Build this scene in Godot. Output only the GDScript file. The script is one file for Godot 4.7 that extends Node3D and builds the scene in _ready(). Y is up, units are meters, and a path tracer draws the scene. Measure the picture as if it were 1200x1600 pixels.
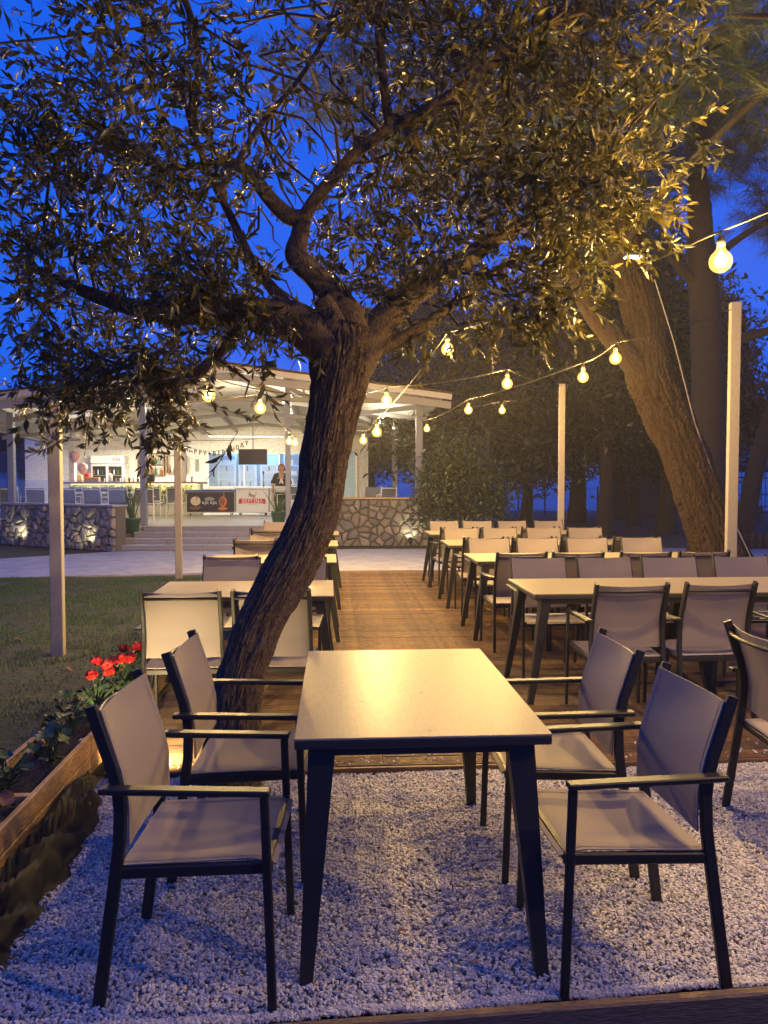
extends Node3D

# ---------------------------------------------------------------- mesh helper
class G:
	var st := SurfaceTool.new()
	func _init() -> void:
		st.begin(Mesh.PRIMITIVE_TRIANGLES)
		st.set_smooth_group(-1)
	func flat() -> void:
		st.set_smooth_group(-1)
	func smooth(g := 1) -> void:
		st.set_smooth_group(g)
	func tri(a: Vector3, b: Vector3, c: Vector3) -> void:
		st.add_vertex(a); st.add_vertex(b); st.add_vertex(c)
	func quad(a: Vector3, b: Vector3, c: Vector3, d: Vector3) -> void:
		tri(a, b, c); tri(a, c, d)
	# convex polygon that faces away from `inside`
	func poly(p: Array, inside: Vector3) -> void:
		var mid := Vector3.ZERO
		for v in p: mid += v
		mid /= p.size()
		var n: Vector3 = (p[0] - p[2]).cross(p[0] - p[1])
		var flip: bool = n.dot(mid - inside) < 0.0
		for k in range(1, p.size() - 1):
			if flip: tri(p[0], p[k + 1], p[k])
			else: tri(p[0], p[k], p[k + 1])
	# box with chamfered edges
	func box(c: Vector3, s: Vector3, bev := 0.0, bs := Basis()) -> void:
		var h := s * 0.5
		bev = minf(bev, 0.45 * minf(s.x, minf(s.y, s.z)))
		var P := {}
		for sx in [-1, 1]:
			for sy in [-1, 1]:
				for sz in [-1, 1]:
					P[[sx, sy, sz, 0]] = c + bs * Vector3(sx * h.x, sy * (h.y - bev), sz * (h.z - bev))
					P[[sx, sy, sz, 1]] = c + bs * Vector3(sx * (h.x - bev), sy * h.y, sz * (h.z - bev))
					P[[sx, sy, sz, 2]] = c + bs * Vector3(sx * (h.x - bev), sy * (h.y - bev), sz * h.z)
		for s1 in [-1, 1]:
			poly([P[[s1, -1, -1, 0]], P[[s1, 1, -1, 0]], P[[s1, 1, 1, 0]], P[[s1, -1, 1, 0]]], c)
			poly([P[[-1, s1, -1, 1]], P[[1, s1, -1, 1]], P[[1, s1, 1, 1]], P[[-1, s1, 1, 1]]], c)
			poly([P[[-1, -1, s1, 2]], P[[1, -1, s1, 2]], P[[1, 1, s1, 2]], P[[-1, 1, s1, 2]]], c)
		if bev <= 0.0: return
		for s1 in [-1, 1]:
			for s2 in [-1, 1]:
				poly([P[[s1, s2, -1, 0]], P[[s1, s2, 1, 0]], P[[s1, s2, 1, 1]], P[[s1, s2, -1, 1]]], c)
				poly([P[[s1, -1, s2, 0]], P[[s1, 1, s2, 0]], P[[s1, 1, s2, 2]], P[[s1, -1, s2, 2]]], c)
				poly([P[[-1, s1, s2, 1]], P[[1, s1, s2, 1]], P[[1, s1, s2, 2]], P[[-1, s1, s2, 2]]], c)
				for s3 in [-1, 1]:
					poly([P[[s1, s2, s3, 0]], P[[s1, s2, s3, 1]], P[[s1, s2, s3, 2]]], c)
	# rectangular bar between two points: w across, h along `up`
	func bar(a: Vector3, b: Vector3, w: float, h: float, up := Vector3.UP, bev := 0.002) -> void:
		var z := (b - a).normalized()
		var x := up.cross(z)
		if x.length() < 0.01: x = Vector3.RIGHT.cross(z)
		x = x.normalized()
		box((a + b) * 0.5, Vector3(w, h, a.distance_to(b)), bev, Basis(x, z.cross(x), z))
	# rectangular tube through points in an upright plane: w along x, h across
	func strip(pts: Array, w: float, h: float) -> void:
		var rings := []
		for k in pts.size():
			var t: Vector3 = (pts[mini(k + 1, pts.size() - 1)] - pts[maxi(k - 1, 0)]).normalized()
			var x := Vector3.RIGHT
			var y := t.cross(x).normalized()
			var b := 0.004
			var ring := []
			for c in [[-1, -1, 0], [-1, -1, 1], [1, -1, 1], [1, -1, 0], [1, 1, 0], [1, 1, 1], [-1, 1, 1], [-1, 1, 0]]:
				ring.append(pts[k] + x * c[0] * (w / 2 - (b if c[2] else 0.0)) + y * c[1] * (h / 2 - (0.0 if c[2] else b)))
			rings.append(ring)
		for k in pts.size() - 1:
			for s in 8:
				poly([rings[k][s], rings[k][(s + 1) % 8], rings[k + 1][(s + 1) % 8], rings[k + 1][s]], (pts[k] + pts[k + 1]) * 0.5)
		poly(rings[0], pts[1])
		poly(rings[-1], pts[-2])
	# round tube through points; r is a number or one radius for each point
	func tube(pts: Array, r: Variant, sides := 8, caps := true) -> void:
		smooth()
		var rings := []
		var up := Vector3.UP
		for k in pts.size():
			var t: Vector3 = (pts[mini(k + 1, pts.size() - 1)] - pts[maxi(k - 1, 0)]).normalized()
			if k == 0: up = Vector3.UP if absf(t.y) < 0.9 else Vector3.RIGHT
			var x := up.cross(t).normalized()
			up = t.cross(x).normalized()
			var rad: float = r[k] if r is Array else r
			var ring := []
			for s in sides:
				var a := TAU * s / sides
				ring.append(pts[k] + (x * cos(a) + up * sin(a)) * rad)
			rings.append(ring)
		for k in pts.size() - 1:
			for s in sides:
				var n := (s + 1) % sides
				poly([rings[k][s], rings[k][n], rings[k + 1][n], rings[k + 1][s]], (pts[k] + pts[k + 1]) * 0.5)
		if caps:
			flat()
			poly(rings[0], pts[1])
			poly(rings[-1], pts[-2])
		flat()
	# [radius, height] rows turned round y
	func lathe(prof: Array, o := Vector3.ZERO, sides := 20, bs := Basis()) -> void:
		smooth()
		for k in prof.size() - 1:
			for s in sides:
				var a0 := TAU * s / sides
				var a1 := TAU * (s + 1) / sides
				var p := []
				for q in [[k, a0], [k, a1], [k + 1, a1], [k + 1, a0]]:
					p.append(o + bs * Vector3(prof[q[0]][0] * cos(q[1]), prof[q[0]][1], prof[q[0]][0] * sin(q[1])))
				if prof[k][0] < 1e-5: tri(p[0], p[3], p[2])
				elif prof[k + 1][0] < 1e-5: tri(p[0], p[2], p[1])
				else:
					tri(p[0], p[2], p[1]); tri(p[0], p[3], p[2])
		flat()
	# upright prism of a flat polygon (points in x,z), from y0 to y1
	func slab(pts: PackedVector2Array, y0: float, y1: float) -> void:
		var t := Geometry2D.triangulate_polygon(pts)
		for k in range(0, t.size(), 3):
			var a := pts[t[k]]; var b := pts[t[k + 1]]; var c := pts[t[k + 2]]
			var m := Vector3((a.x + b.x + c.x) / 3, (y0 + y1) / 2, (a.y + b.y + c.y) / 3)
			poly([Vector3(a.x, y1, a.y), Vector3(b.x, y1, b.y), Vector3(c.x, y1, c.y)], m)
			poly([Vector3(a.x, y0, a.y), Vector3(b.x, y0, b.y), Vector3(c.x, y0, c.y)], m)
		var ccw := not Geometry2D.is_polygon_clockwise(pts)
		for k in pts.size():
			var a := pts[k]; var b := pts[(k + 1) % pts.size()]
			var n := Vector2((b - a).y, -(b - a).x) * (1.0 if ccw else -1.0)
			var inside := Vector3((a.x + b.x) / 2 - n.x, (y0 + y1) / 2, (a.y + b.y) / 2 - n.y)
			poly([Vector3(a.x, y0, a.y), Vector3(b.x, y0, b.y), Vector3(b.x, y1, b.y), Vector3(a.x, y1, a.y)], inside)
	func mesh() -> ArrayMesh:
		st.generate_normals()
		return st.commit()

# ---------------------------------------------------------------- scene helpers
var M := {}
var taken := {}
var rng := RandomNumberGenerator.new()

func lin(r: float, g: float, b: float) -> Color:
	return Color(r, g, b).linear_to_srgb()

func mat(called: String, c: Color, rough := 0.7, metal := 0.0) -> StandardMaterial3D:
	var m := StandardMaterial3D.new()
	m.albedo_color = c
	m.roughness = rough
	m.metallic = metal
	m.resource_name = called
	M[called] = m
	return m

func noise(freq: float, seed_: int, oct := 4, kind := FastNoiseLite.TYPE_SIMPLEX_SMOOTH) -> FastNoiseLite:
	var n := FastNoiseLite.new()
	n.noise_type = kind
	n.frequency = freq
	n.seed = seed_
	n.fractal_octaves = oct
	return n

func ntex(freq: float, seed_: int, cols: Array, size := 256, oct := 4, kind := FastNoiseLite.TYPE_SIMPLEX_SMOOTH) -> NoiseTexture2D:
	var t := NoiseTexture2D.new()
	t.width = size
	t.height = size
	t.seamless = true
	t.noise = noise(freq, seed_, oct, kind)
	var g := Gradient.new()
	var offs := PackedFloat32Array()
	for k in cols.size(): offs.append(float(k) / (cols.size() - 1))
	g.offsets = offs
	g.colors = PackedColorArray(cols)
	t.color_ramp = g
	return t

func grain(m: StandardMaterial3D, t: Texture2D, scale: Vector3, world := false, bump: Texture2D = null, cm := 0.2) -> StandardMaterial3D:
	if t: m.albedo_texture = t
	m.uv1_triplanar = true
	m.uv1_world_triplanar = world
	m.uv1_scale = scale
	if bump:
		m.heightmap_enabled = true
		m.heightmap_texture = bump
		m.heightmap_scale = cm
	return m

func glow(called: String, c: Color, e: float) -> StandardMaterial3D:
	var m := mat(called, c, 0.4)
	m.emission_enabled = true
	m.emission = c
	m.emission_energy_multiplier = e
	return m

func numbered(called: String) -> String:
	if not taken.has(called):
		taken[called] = 0
		return called
	taken[called] += 1
	return "%s_%03d" % [called, taken[called]]

func tag(o: Node, label := "", category := "", group := "", kind := "") -> void:
	if label: o.set_meta("label", label)
	if category: o.set_meta("category", category)
	if group: o.set_meta("group", group)
	if kind: o.set_meta("kind", kind)

func thing(called: String, label: String, category: String, at := Vector3.ZERO, turn := 0.0, group := "") -> Node3D:
	var o := Node3D.new()
	o.name = numbered(called)
	add_child(o)
	o.position = at
	o.rotation.y = turn
	tag(o, label, category, group)
	return o

func part(parent: Node, called: String, m: Mesh, material: Material, at := Transform3D()) -> MeshInstance3D:
	var o := MeshInstance3D.new()
	o.mesh = m
	o.material_override = material
	o.name = called
	o.transform = at
	parent.add_child(o, true)
	return o

func single(called: String, m: Mesh, material: Material, label: String, category: String, at := Vector3.ZERO, group := "") -> MeshInstance3D:
	var o := MeshInstance3D.new()
	o.mesh = m
	o.material_override = material
	o.name = numbered(called)
	o.position = at
	add_child(o)
	tag(o, label, category, group)
	return o

func ground_piece(called: String, m: Mesh, material: Material) -> MeshInstance3D:
	var o := MeshInstance3D.new()
	o.mesh = m
	o.material_override = material
	o.name = numbered(called)
	add_child(o)
	o.set_meta("kind", "structure")
	return o

func copy(o: Node3D, label: String, at: Vector3, turn := 0.0, group := "") -> Node3D:
	var c: Node3D = o.duplicate()
	c.name = numbered(String(o.name).trim_suffix("_001"))
	add_child(c)
	c.position = at
	c.rotation.y = turn
	c.set_meta("label", label)
	if group: c.set_meta("group", group)
	return c

func boxm(s: Vector3, bev := 0.0, c := Vector3.ZERO) -> ArrayMesh:
	var g := G.new()
	g.box(c, s, bev)
	return g.mesh()

func multi(parent: Node, called: String, m: Mesh, material: Material, xf: Array, cols := []) -> MultiMeshInstance3D:
	var mm := MultiMesh.new()
	mm.transform_format = MultiMesh.TRANSFORM_3D
	mm.use_colors = not cols.is_empty()
	mm.mesh = m
	mm.instance_count = xf.size()
	for k in xf.size():
		mm.set_instance_transform(k, xf[k])
		if mm.use_colors: mm.set_instance_color(k, cols[k])
	var o := MultiMeshInstance3D.new()
	o.multimesh = mm
	o.material_override = material
	o.name = called
	parent.add_child(o, true)
	o.set_meta("kind", "stuff")
	return o

func omni(parent: Node, at: Vector3, c: Color, e: float, size := 0.05) -> OmniLight3D:
	var l := OmniLight3D.new()
	l.name = "light"
	l.light_color = c
	l.light_energy = e
	l.light_size = size
	l.omni_range = 30.0
	l.omni_attenuation = 2.0
	l.shadow_enabled = true
	parent.add_child(l, true)
	l.position = at
	return l

func spot(parent: Node, at: Vector3, to: Vector3, c: Color, e: float, angle: float, size := 0.03) -> SpotLight3D:
	var l := SpotLight3D.new()
	l.name = "light"
	l.light_color = c
	l.light_energy = e
	l.light_size = size
	l.spot_angle = angle
	l.spot_angle_attenuation = 0.6
	l.spot_range = 30.0
	l.spot_attenuation = 2.0
	l.shadow_enabled = true
	parent.add_child(l, true)
	l.position = at
	l.basis = Basis.looking_at(to - at, Vector3.UP if absf((to - at).normalized().y) < 0.95 else Vector3.RIGHT)
	return l

func area(parent: Node, at: Vector3, to: Vector3, size: Vector2, c: Color, e: float) -> AreaLight3D:
	var l := AreaLight3D.new()
	l.name = "light"
	l.light_color = c
	l.light_energy = e
	l.area_size = size
	l.area_range = 30.0
	l.shadow_enabled = true
	parent.add_child(l, true)
	l.position = at
	l.basis = Basis.looking_at(to - at, Vector3.UP if absf((to - at).normalized().y) < 0.95 else Vector3.BACK)
	return l

func lettering(parent: Node, called: String, text: String, height: float, at: Vector3, material: Material, depth := 0.006, turn := 0.0, bold := true) -> MeshInstance3D:
	var f := SystemFont.new()
	f.font_names = PackedStringArray(["Droid Sans"])
	f.font_weight = 700 if bold else 400
	var t := TextMesh.new()
	t.font = f
	t.text = text
	t.font_size = 64
	t.pixel_size = height / 46.0
	t.depth = depth
	t.curve_step = 2.0
	var o := part(parent, called, t, material)
	o.position = at
	o.rotation.y = turn
	return o

# ---------------------------------------------------------------- materials
func make_materials() -> void:
	var W := Color.WHITE
	var fine := ntex(0.09, 3, [Color(0.82, 0.82, 0.82), W, Color(0.9, 0.9, 0.9)], 256, 5)
	var blotch := ntex(0.02, 7, [Color(0.72, 0.7, 0.68), W, Color(0.86, 0.85, 0.84), Color(0.97, 0.97, 0.97)], 512, 6)
	var bumpy := ntex(0.06, 11, [Color.BLACK, W], 512, 5)
	var woodgrain := ntex(0.03, 21, [Color(0.5, 0.42, 0.36), Color(0.95, 0.92, 0.9), Color(0.7, 0.64, 0.58), W, Color(0.6, 0.52, 0.46)], 512, 5)
	var woodbump := ntex(0.04, 23, [Color.BLACK, W, Color(0.3, 0.3, 0.3), W], 512, 5)
	var stains := ntex(0.012, 31, [Color(0.5, 0.48, 0.45), Color(0.9, 0.9, 0.9), W, Color(0.8, 0.78, 0.75)], 512, 6)
	# weave of the chair fabric: threads over and under
	var im := Image.create(64, 64, false, Image.FORMAT_RGB8)
	for y in 64:
		for x in 64:
			var over := (x / 4 + y / 4) % 2 == 0
			var v := 0.78 + 0.22 * (sin(PI * (y % 4 + 0.5) / 4.0) if over else sin(PI * (x % 4 + 0.5) / 4.0))
			im.set_pixel(x, y, Color(v, v * 0.985, v * 0.97))
	im.generate_mipmaps()
	var weave := ImageTexture.create_from_image(im)
	M.weave = weave

	# three tones of grooved deck board, weathered
	for k in 4:
		var c: Array = [[0.215, 0.125, 0.042], [0.165, 0.092, 0.031], [0.26, 0.152, 0.054], [0.135, 0.078, 0.03]][k]
		var m := grain(mat("deck_board_%d" % k, lin(c[0], c[1], c[2]), 0.62), woodgrain, Vector3(0.35, 5, 5), true, woodbump, 0.12)
		m.detail_enabled = true
		m.detail_albedo = stains
		m.detail_blend_mode = BaseMaterial3D.BLEND_MODE_MUL
		m.detail_uv_layer = BaseMaterial3D.DETAIL_UV_1
	grain(mat("joist", lin(0.05, 0.035, 0.02), 0.9), fine, Vector3(2, 2, 2), true)
	grain(mat("planter_wood", lin(0.60, 0.41, 0.19), 0.65), woodgrain, Vector3(4, 4, 0.4), true, woodbump, 0.15)
	grain(mat("kerb_wood", lin(0.19, 0.13, 0.085), 0.8), woodgrain, Vector3(0.5, 6, 6), false, woodbump, 0.2)
	grain(mat("chair_frame", lin(0.018, 0.0175, 0.0175), 0.45), fine, Vector3(30, 30, 30), false, bumpy, 0.008).metallic_specular = 0.4
	var fab := grain(mat("chair_fabric", lin(0.25, 0.215, 0.195), 0.8), weave, Vector3(38, 38, 38), false)
	fab.rim_enabled = true
	fab.rim = 0.15
	fab.backlight_enabled = true
	fab.backlight = lin(0.06, 0.055, 0.05)
	mat("hem", lin(0.20, 0.17, 0.155), 0.85)
	grain(mat("table_top", lin(0.25, 0.215, 0.15), 0.36), ntex(0.03, 41, [Color(0.9, 0.89, 0.87), W, Color(0.94, 0.94, 0.92), W], 512, 6), Vector3(4, 1, 0.6), false, ntex(0.05, 43, [Color(0.4, 0.4, 0.4), W], 512, 4), 0.012).metallic_specular = 0.14
	mat("table_edge", lin(0.022, 0.02, 0.019), 0.5)
	var gv := mat("gravel_chip", Color.WHITE, 0.75)
	gv.vertex_color_use_as_albedo = true
	grain(mat("gravel_bed", lin(0.45, 0.43, 0.42), 0.95), ntex(0.09, 51, [Color(0.35, 0.34, 0.36), W, Color(0.6, 0.58, 0.6), W], 512, 5), Vector3(3, 3, 3), true, bumpy, 0.8)
	grain(mat("soil", lin(0.035, 0.026, 0.018), 0.95), blotch, Vector3(3, 3, 3), true, bumpy, 1.5)
	grain(mat("turf", lin(0.035, 0.04, 0.02), 0.95), ntex(0.03, 61, [Color(0.6, 0.5, 0.36), Color(0.75, 0.9, 0.6), Color(0.9, 0.85, 0.62), W], 512, 6), Vector3(0.3, 0.3, 0.3), true, bumpy, 1.0)
	grain(mat("dirt", lin(0.10, 0.085, 0.065), 0.95), ntex(0.03, 63, [Color(0.45, 0.44, 0.36), Color(0.9, 0.86, 0.8), Color(0.6, 0.62, 0.48), W], 512, 6), Vector3(0.25, 0.25, 0.25), true, bumpy, 1.2)
	grain(mat("concrete", lin(0.36, 0.365, 0.385), 0.8), ntex(0.015, 33, [Color(0.8, 0.8, 0.8), W, Color(0.88, 0.88, 0.88), W], 512, 6), Vector3(0.22, 0.22, 0.22), true, bumpy, 0.15)
	grain(mat("step_stone", lin(0.22, 0.22, 0.25), 0.6), fine, Vector3(0.6, 0.6, 0.6), true)
	grain(mat("terrace_tile", lin(0.52, 0.50, 0.45), 0.35), fine, Vector3(0.4, 0.4, 0.4), true)
	for k in 5:
		var c: Array = [[0.26, 0.245, 0.23], [0.20, 0.19, 0.18], [0.31, 0.29, 0.265], [0.23, 0.205, 0.175], [0.18, 0.18, 0.185]][k]
		grain(mat("stone_%d" % k, lin(c[0], c[1], c[2]), 0.85), blotch, Vector3(1.4, 1.4, 1.4), true, bumpy, 1.2)
	grain(mat("mortar", lin(0.12, 0.11, 0.10), 0.95), fine, Vector3(4, 4, 4), true, bumpy, 0.8)
	var bark := ntex(0.03, 71, [Color(0.35, 0.32, 0.3), Color(0.9, 0.86, 0.82), Color(0.55, 0.52, 0.5), W], 512, 6)
	grain(mat("tree_bark", lin(0.22, 0.165, 0.115), 0.92), bark, Vector3(5, 1.3, 5), false, ntex(0.05, 73, [Color.BLACK, W, Color(0.2, 0.2, 0.2), W], 512, 5), 0.9)
	grain(mat("pine_bark", lin(0.075, 0.044, 0.028), 0.92), bark, Vector3(2.5, 0.7, 2.5), false, ntex(0.04, 75, [Color.BLACK, W, Color(0.1, 0.1, 0.1), W], 512, 5), 1.6)
	grain(mat("dark_bark", lin(0.07, 0.055, 0.04), 0.95), bark, Vector3(2, 0.6, 2), false)
	var leaf := mat("leaf", Color.WHITE, 0.34)
	leaf.vertex_color_use_as_albedo = true
	leaf.backlight_enabled = true
	leaf.backlight = lin(0.3, 0.32, 0.12)
	var needle := mat("needle", Color.WHITE, 0.6)
	needle.vertex_color_use_as_albedo = true
	for k in 3:
		var c: Array = [[0.085, 0.075, 0.03], [0.06, 0.062, 0.025], [0.11, 0.085, 0.035]][k]
		var lm := mat("leaf_%d" % k, lin(c[0], c[1], c[2]), 0.42)
		lm.backlight_enabled = true
		lm.backlight = lin(0.5, 0.5, 0.3)
	mat("geranium_leaf", lin(0.035, 0.075, 0.02), 0.6)
	mat("petal", lin(0.45, 0.012, 0.008), 0.6)
	mat("dry_leaf", lin(0.16, 0.06, 0.035), 0.8)
	grain(mat("post_paint", lin(0.25, 0.22, 0.195), 0.6), fine, Vector3(3, 0.4, 3), true, woodbump, 0.05)
	grain(mat("membrane", lin(0.006, 0.0075, 0.009), 0.55), fine, Vector3(9, 9, 9), true, bumpy, 0.1).metallic_specular = 0.25
	mat("black_plastic", lin(0.02, 0.02, 0.02), 0.5)
	mat("grey_metal", lin(0.25, 0.24, 0.22), 0.4, 0.6)
	mat("cable", lin(0.02, 0.018, 0.015), 0.7)
	# pavilion
	grain(mat("white_paint", lin(0.74, 0.72, 0.67), 0.55), fine, Vector3(0.35, 0.35, 0.35), true)
	grain(mat("ceiling_board", lin(0.60, 0.57, 0.50), 0.6), woodgrain, Vector3(0.25, 2, 2), true)
	M.ceiling_board.albedo_texture = fine
	mat("fascia_paint", lin(0.42, 0.40, 0.37), 0.6)
	mat("beam_grey", lin(0.23, 0.225, 0.23), 0.6)
	mat("column_blue", lin(0.17, 0.19, 0.25), 0.5)
	grain(mat("roof_tile", lin(0.05, 0.022, 0.018), 0.8), blotch, Vector3(1, 1, 1), true)
	grain(mat("bar_wood", lin(0.48, 0.33, 0.15), 0.45), woodgrain, Vector3(0.6, 4, 4), true)
	mat("sill_metal", lin(0.30, 0.32, 0.38), 0.3)
	mat("white_gloss", lin(0.78, 0.78, 0.76), 0.3)
	mat("white_chair", lin(0.72, 0.71, 0.68), 0.4)
	grain(mat("grey_fabric", lin(0.13, 0.135, 0.15), 0.8), weave, Vector3(38, 38, 38), false)
	mat("screen_black", lin(0.02, 0.018, 0.016), 0.25)
	mat("shelf_wood", lin(0.28, 0.17, 0.08), 0.6)
	mat("print_black", lin(0.025, 0.02, 0.022), 0.35)
	mat("print_red", lin(0.55, 0.03, 0.02), 0.4)
	mat("print_white", lin(0.8, 0.8, 0.8), 0.4)
	mat("print_cream", lin(0.62, 0.5, 0.42), 0.4)
	mat("print_brown", lin(0.2, 0.09, 0.05), 0.4)
	mat("print_orange", lin(0.6, 0.16, 0.05), 0.4)
	mat("print_tan", lin(0.5, 0.36, 0.22), 0.4)
	mat("print_blue", lin(0.05, 0.13, 0.5), 0.4)
	mat("blue_lid", lin(0.06, 0.1, 0.35), 0.25)
	mat("balloon", lin(0.72, 0.42, 0.45), 0.3)
	mat("kitchen_wall", lin(0.42, 0.6, 0.74), 0.5)
	mat("steel", lin(0.5, 0.52, 0.54), 0.3, 0.7)
	mat("pot_green", lin(0.035, 0.10, 0.07), 0.5)
	mat("blade_green", lin(0.04, 0.09, 0.03), 0.5)
	mat("skin", lin(0.48, 0.27, 0.18), 0.6)
	mat("hair", lin(0.28, 0.10, 0.05), 0.6)
	mat("shirt", lin(0.016, 0.016, 0.018), 0.85)
	mat("trousers", lin(0.02, 0.02, 0.025), 0.85)
	mat("apron", lin(0.7, 0.7, 0.68), 0.8)
	mat("amber_glass", lin(0.32, 0.12, 0.02), 0.15)
	mat("green_glass", lin(0.03, 0.14, 0.04), 0.15)
	mat("pale_glass", lin(0.55, 0.6, 0.6), 0.12)
	var pane := mat("pane", Color(0.85, 0.95, 1.0, 0.12), 0.03)
	pane.transparency = BaseMaterial3D.TRANSPARENCY_ALPHA
	var globe := glow("bulb_glass", lin(1.0, 0.56, 0.10), 4.2)
	globe.albedo_color = Color(0, 0, 0, 0.32)
	globe.roughness = 0.1
	globe.metallic_specular = 0.0
	globe.transparency = BaseMaterial3D.TRANSPARENCY_ALPHA
	glow("filament", lin(1.0, 0.82, 0.5), 14.0)
	glow("spot_lens", lin(1.0, 0.9, 0.7), 9.0)
	glow("uplight_lens", lin(1.0, 0.88, 0.5), 14.0)
	glow("cool_lens", lin(0.85, 1.0, 0.9), 10.0)
	glow("kitchen_lamp", lin(0.2, 0.6, 1.0), 4.0)
	glow("led_strip", lin(1.0, 0.85, 0.25), 4.0)
	glow("shore_lamp", lin(1.0, 0.9, 0.75), 10.0)
	# far things
	mat("sea_water", lin(0.012, 0.03, 0.06), 0.12)
	grain(M.sea_water, null, Vector3(0.25, 0.25, 0.25), true, bumpy, 6.0)
	mat("far_hill", lin(0.03, 0.035, 0.04), 1.0)
	grain(mat("clapboard", lin(0.16, 0.15, 0.13), 0.8), woodgrain, Vector3(0.6, 4, 4), true)
	mat("iron", lin(0.02, 0.02, 0.02), 0.6)
	grain(mat("thatch", lin(0.10, 0.09, 0.08), 0.95), fine, Vector3(3, 3, 3), true)
	grain(mat("log_wood", lin(0.10, 0.075, 0.055), 0.9), bark, Vector3(2, 2, 2), true)
	mat("teal_wall", lin(0.08, 0.25, 0.25), 0.8)
	mat("house_wall", lin(0.45, 0.45, 0.5), 0.8)

# ---------------------------------------------------------------- furniture
# The sitter looks towards -z; the origin is on the ground under the middle of the seat.
func build_chair(called: String, label: String, frame: Material, fabric: Material, group: String) -> Node3D:
	var t := thing(called, label, "chair", Vector3.ZERO, 0.0, group)
	for s in [-1.0, 1.0]:
		var g := G.new()
		g.bar(Vector3(s * 0.247, 0, -0.235), Vector3(s * 0.247, 0.632, -0.215), 0.02, 0.026, Vector3.FORWARD, 0.004)
		part(t, "leg", g.mesh(), frame)
		g = G.new()
		g.strip([Vector3(s * 0.238, 0, 0.272), Vector3(s * 0.225, 0.48, 0.208), Vector3(s * 0.222, 0.58, 0.205), Vector3(s * 0.221, 0.63, 0.210), Vector3(s * 0.220, 0.70, 0.226), Vector3(s * 0.218, 0.885, 0.288)], 0.022, 0.036)
		part(t, "leg", g.mesh(), frame)
		g = G.new()
		g.bar(Vector3(s * 0.249, 0.643, -0.233), Vector3(s * 0.249, 0.652, 0.255), 0.042, 0.018, Vector3.UP, 0.004)
		part(t, "armrest", g.mesh(), frame)
		g = G.new()
		g.bar(Vector3(s * 0.232, 0.418, -0.236), Vector3(s * 0.2235, 0.398, 0.205), 0.022, 0.034, Vector3.UP, 0.004)
		part(t, "side_rail", g.mesh(), frame)
	var cb := G.new()
	cb.bar(Vector3(-0.236, 0.415, -0.222), Vector3(0.236, 0.415, -0.222), 0.022, 0.03, Vector3.UP, 0.003)
	part(t, "crossbar", cb.mesh(), frame)
	cb = G.new()
	cb.bar(Vector3(-0.213, 0.396, 0.196), Vector3(0.213, 0.396, 0.196), 0.022, 0.03, Vector3.UP, 0.003)
	part(t, "crossbar", cb.mesh(), frame)
	# bowed bar behind the top of the back
	var pts := []
	for k in 13:
		var u := -1.0 + k / 6.0
		pts.append(Vector3(0.215 * u, 0.838 - 0.006 * u * u, 0.273 + 0.042 * (1.0 - u * u)))
	cb = G.new()
	cb.tube(pts, 0.009, 8)
	part(t, "back_bar", cb.mesh(), frame)
	# seat and back slings: two skins, sagging, with sewn hems along the rails
	var seat_f := func(u: float, v: float) -> Vector3:
		var sag := 0.020 * (1.0 - u * u) * sin(PI * v)
		var roll := 0.02 * smoothstep(0.86, 1.0, 1.0 - v)
		return Vector3(u * 0.226, lerpf(0.442, 0.42, v) - sag - roll, lerpf(-0.248, 0.205, v))
	var back_f := func(u: float, v: float) -> Vector3:
		var y := lerpf(0.475, 0.872, v)
		var z := 0.200
		if y > 0.6: z = lerpf(0.200, 0.222, clampf((y - 0.6) / 0.1, 0, 1))
		if y > 0.7: z = lerpf(0.222, 0.281, (y - 0.7) / 0.185)
		var bow := 0.02 * (1.0 - u * u) * (0.35 + 0.65 * v)
		var crease := 0.006 * (1.0 - u * u) * sin(v * 9.0 + 1.2 * u) * v * v
		return Vector3(u * 0.219, y - 0.008 * (1.0 - u * u) * v, z - 0.017 + bow + crease)
	part(t, "seat", sling(seat_f, 0.004, 10, 12), fabric)
	part(t, "backrest", sling(back_f, 0.005, 12, 18), fabric)
	for q in [["seat_hem", seat_f, -0.0036], ["seat_hem", seat_f, 0.0036], ["back_hem", back_f, -0.0036], ["back_hem", back_f, 0.0036]]:
		for s in [-1.0, 1.0]:
			var h := G.new()
			h.smooth()
			var n := 14
			for k in n:
				var pq := []
				for e in [[0.895, k], [0.925, k], [0.925, k + 1], [0.895, k + 1]]:
					var u: float = s * e[0]
					var v: float = clampf(float(e[1]) / n, 0.01, 0.99)
					var pp: Vector3 = q[1].call(u, v)
					var nn: Vector3 = (q[1].call(u + 0.01, v) - pp).cross(q[1].call(u, v + 0.005) - pp).normalized()
					pq.append(pp + nn * q[2])
				h.quad(pq[0], pq[1], pq[2], pq[3])
			part(t, q[0], h.mesh(), M.hem)
	return t

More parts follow.
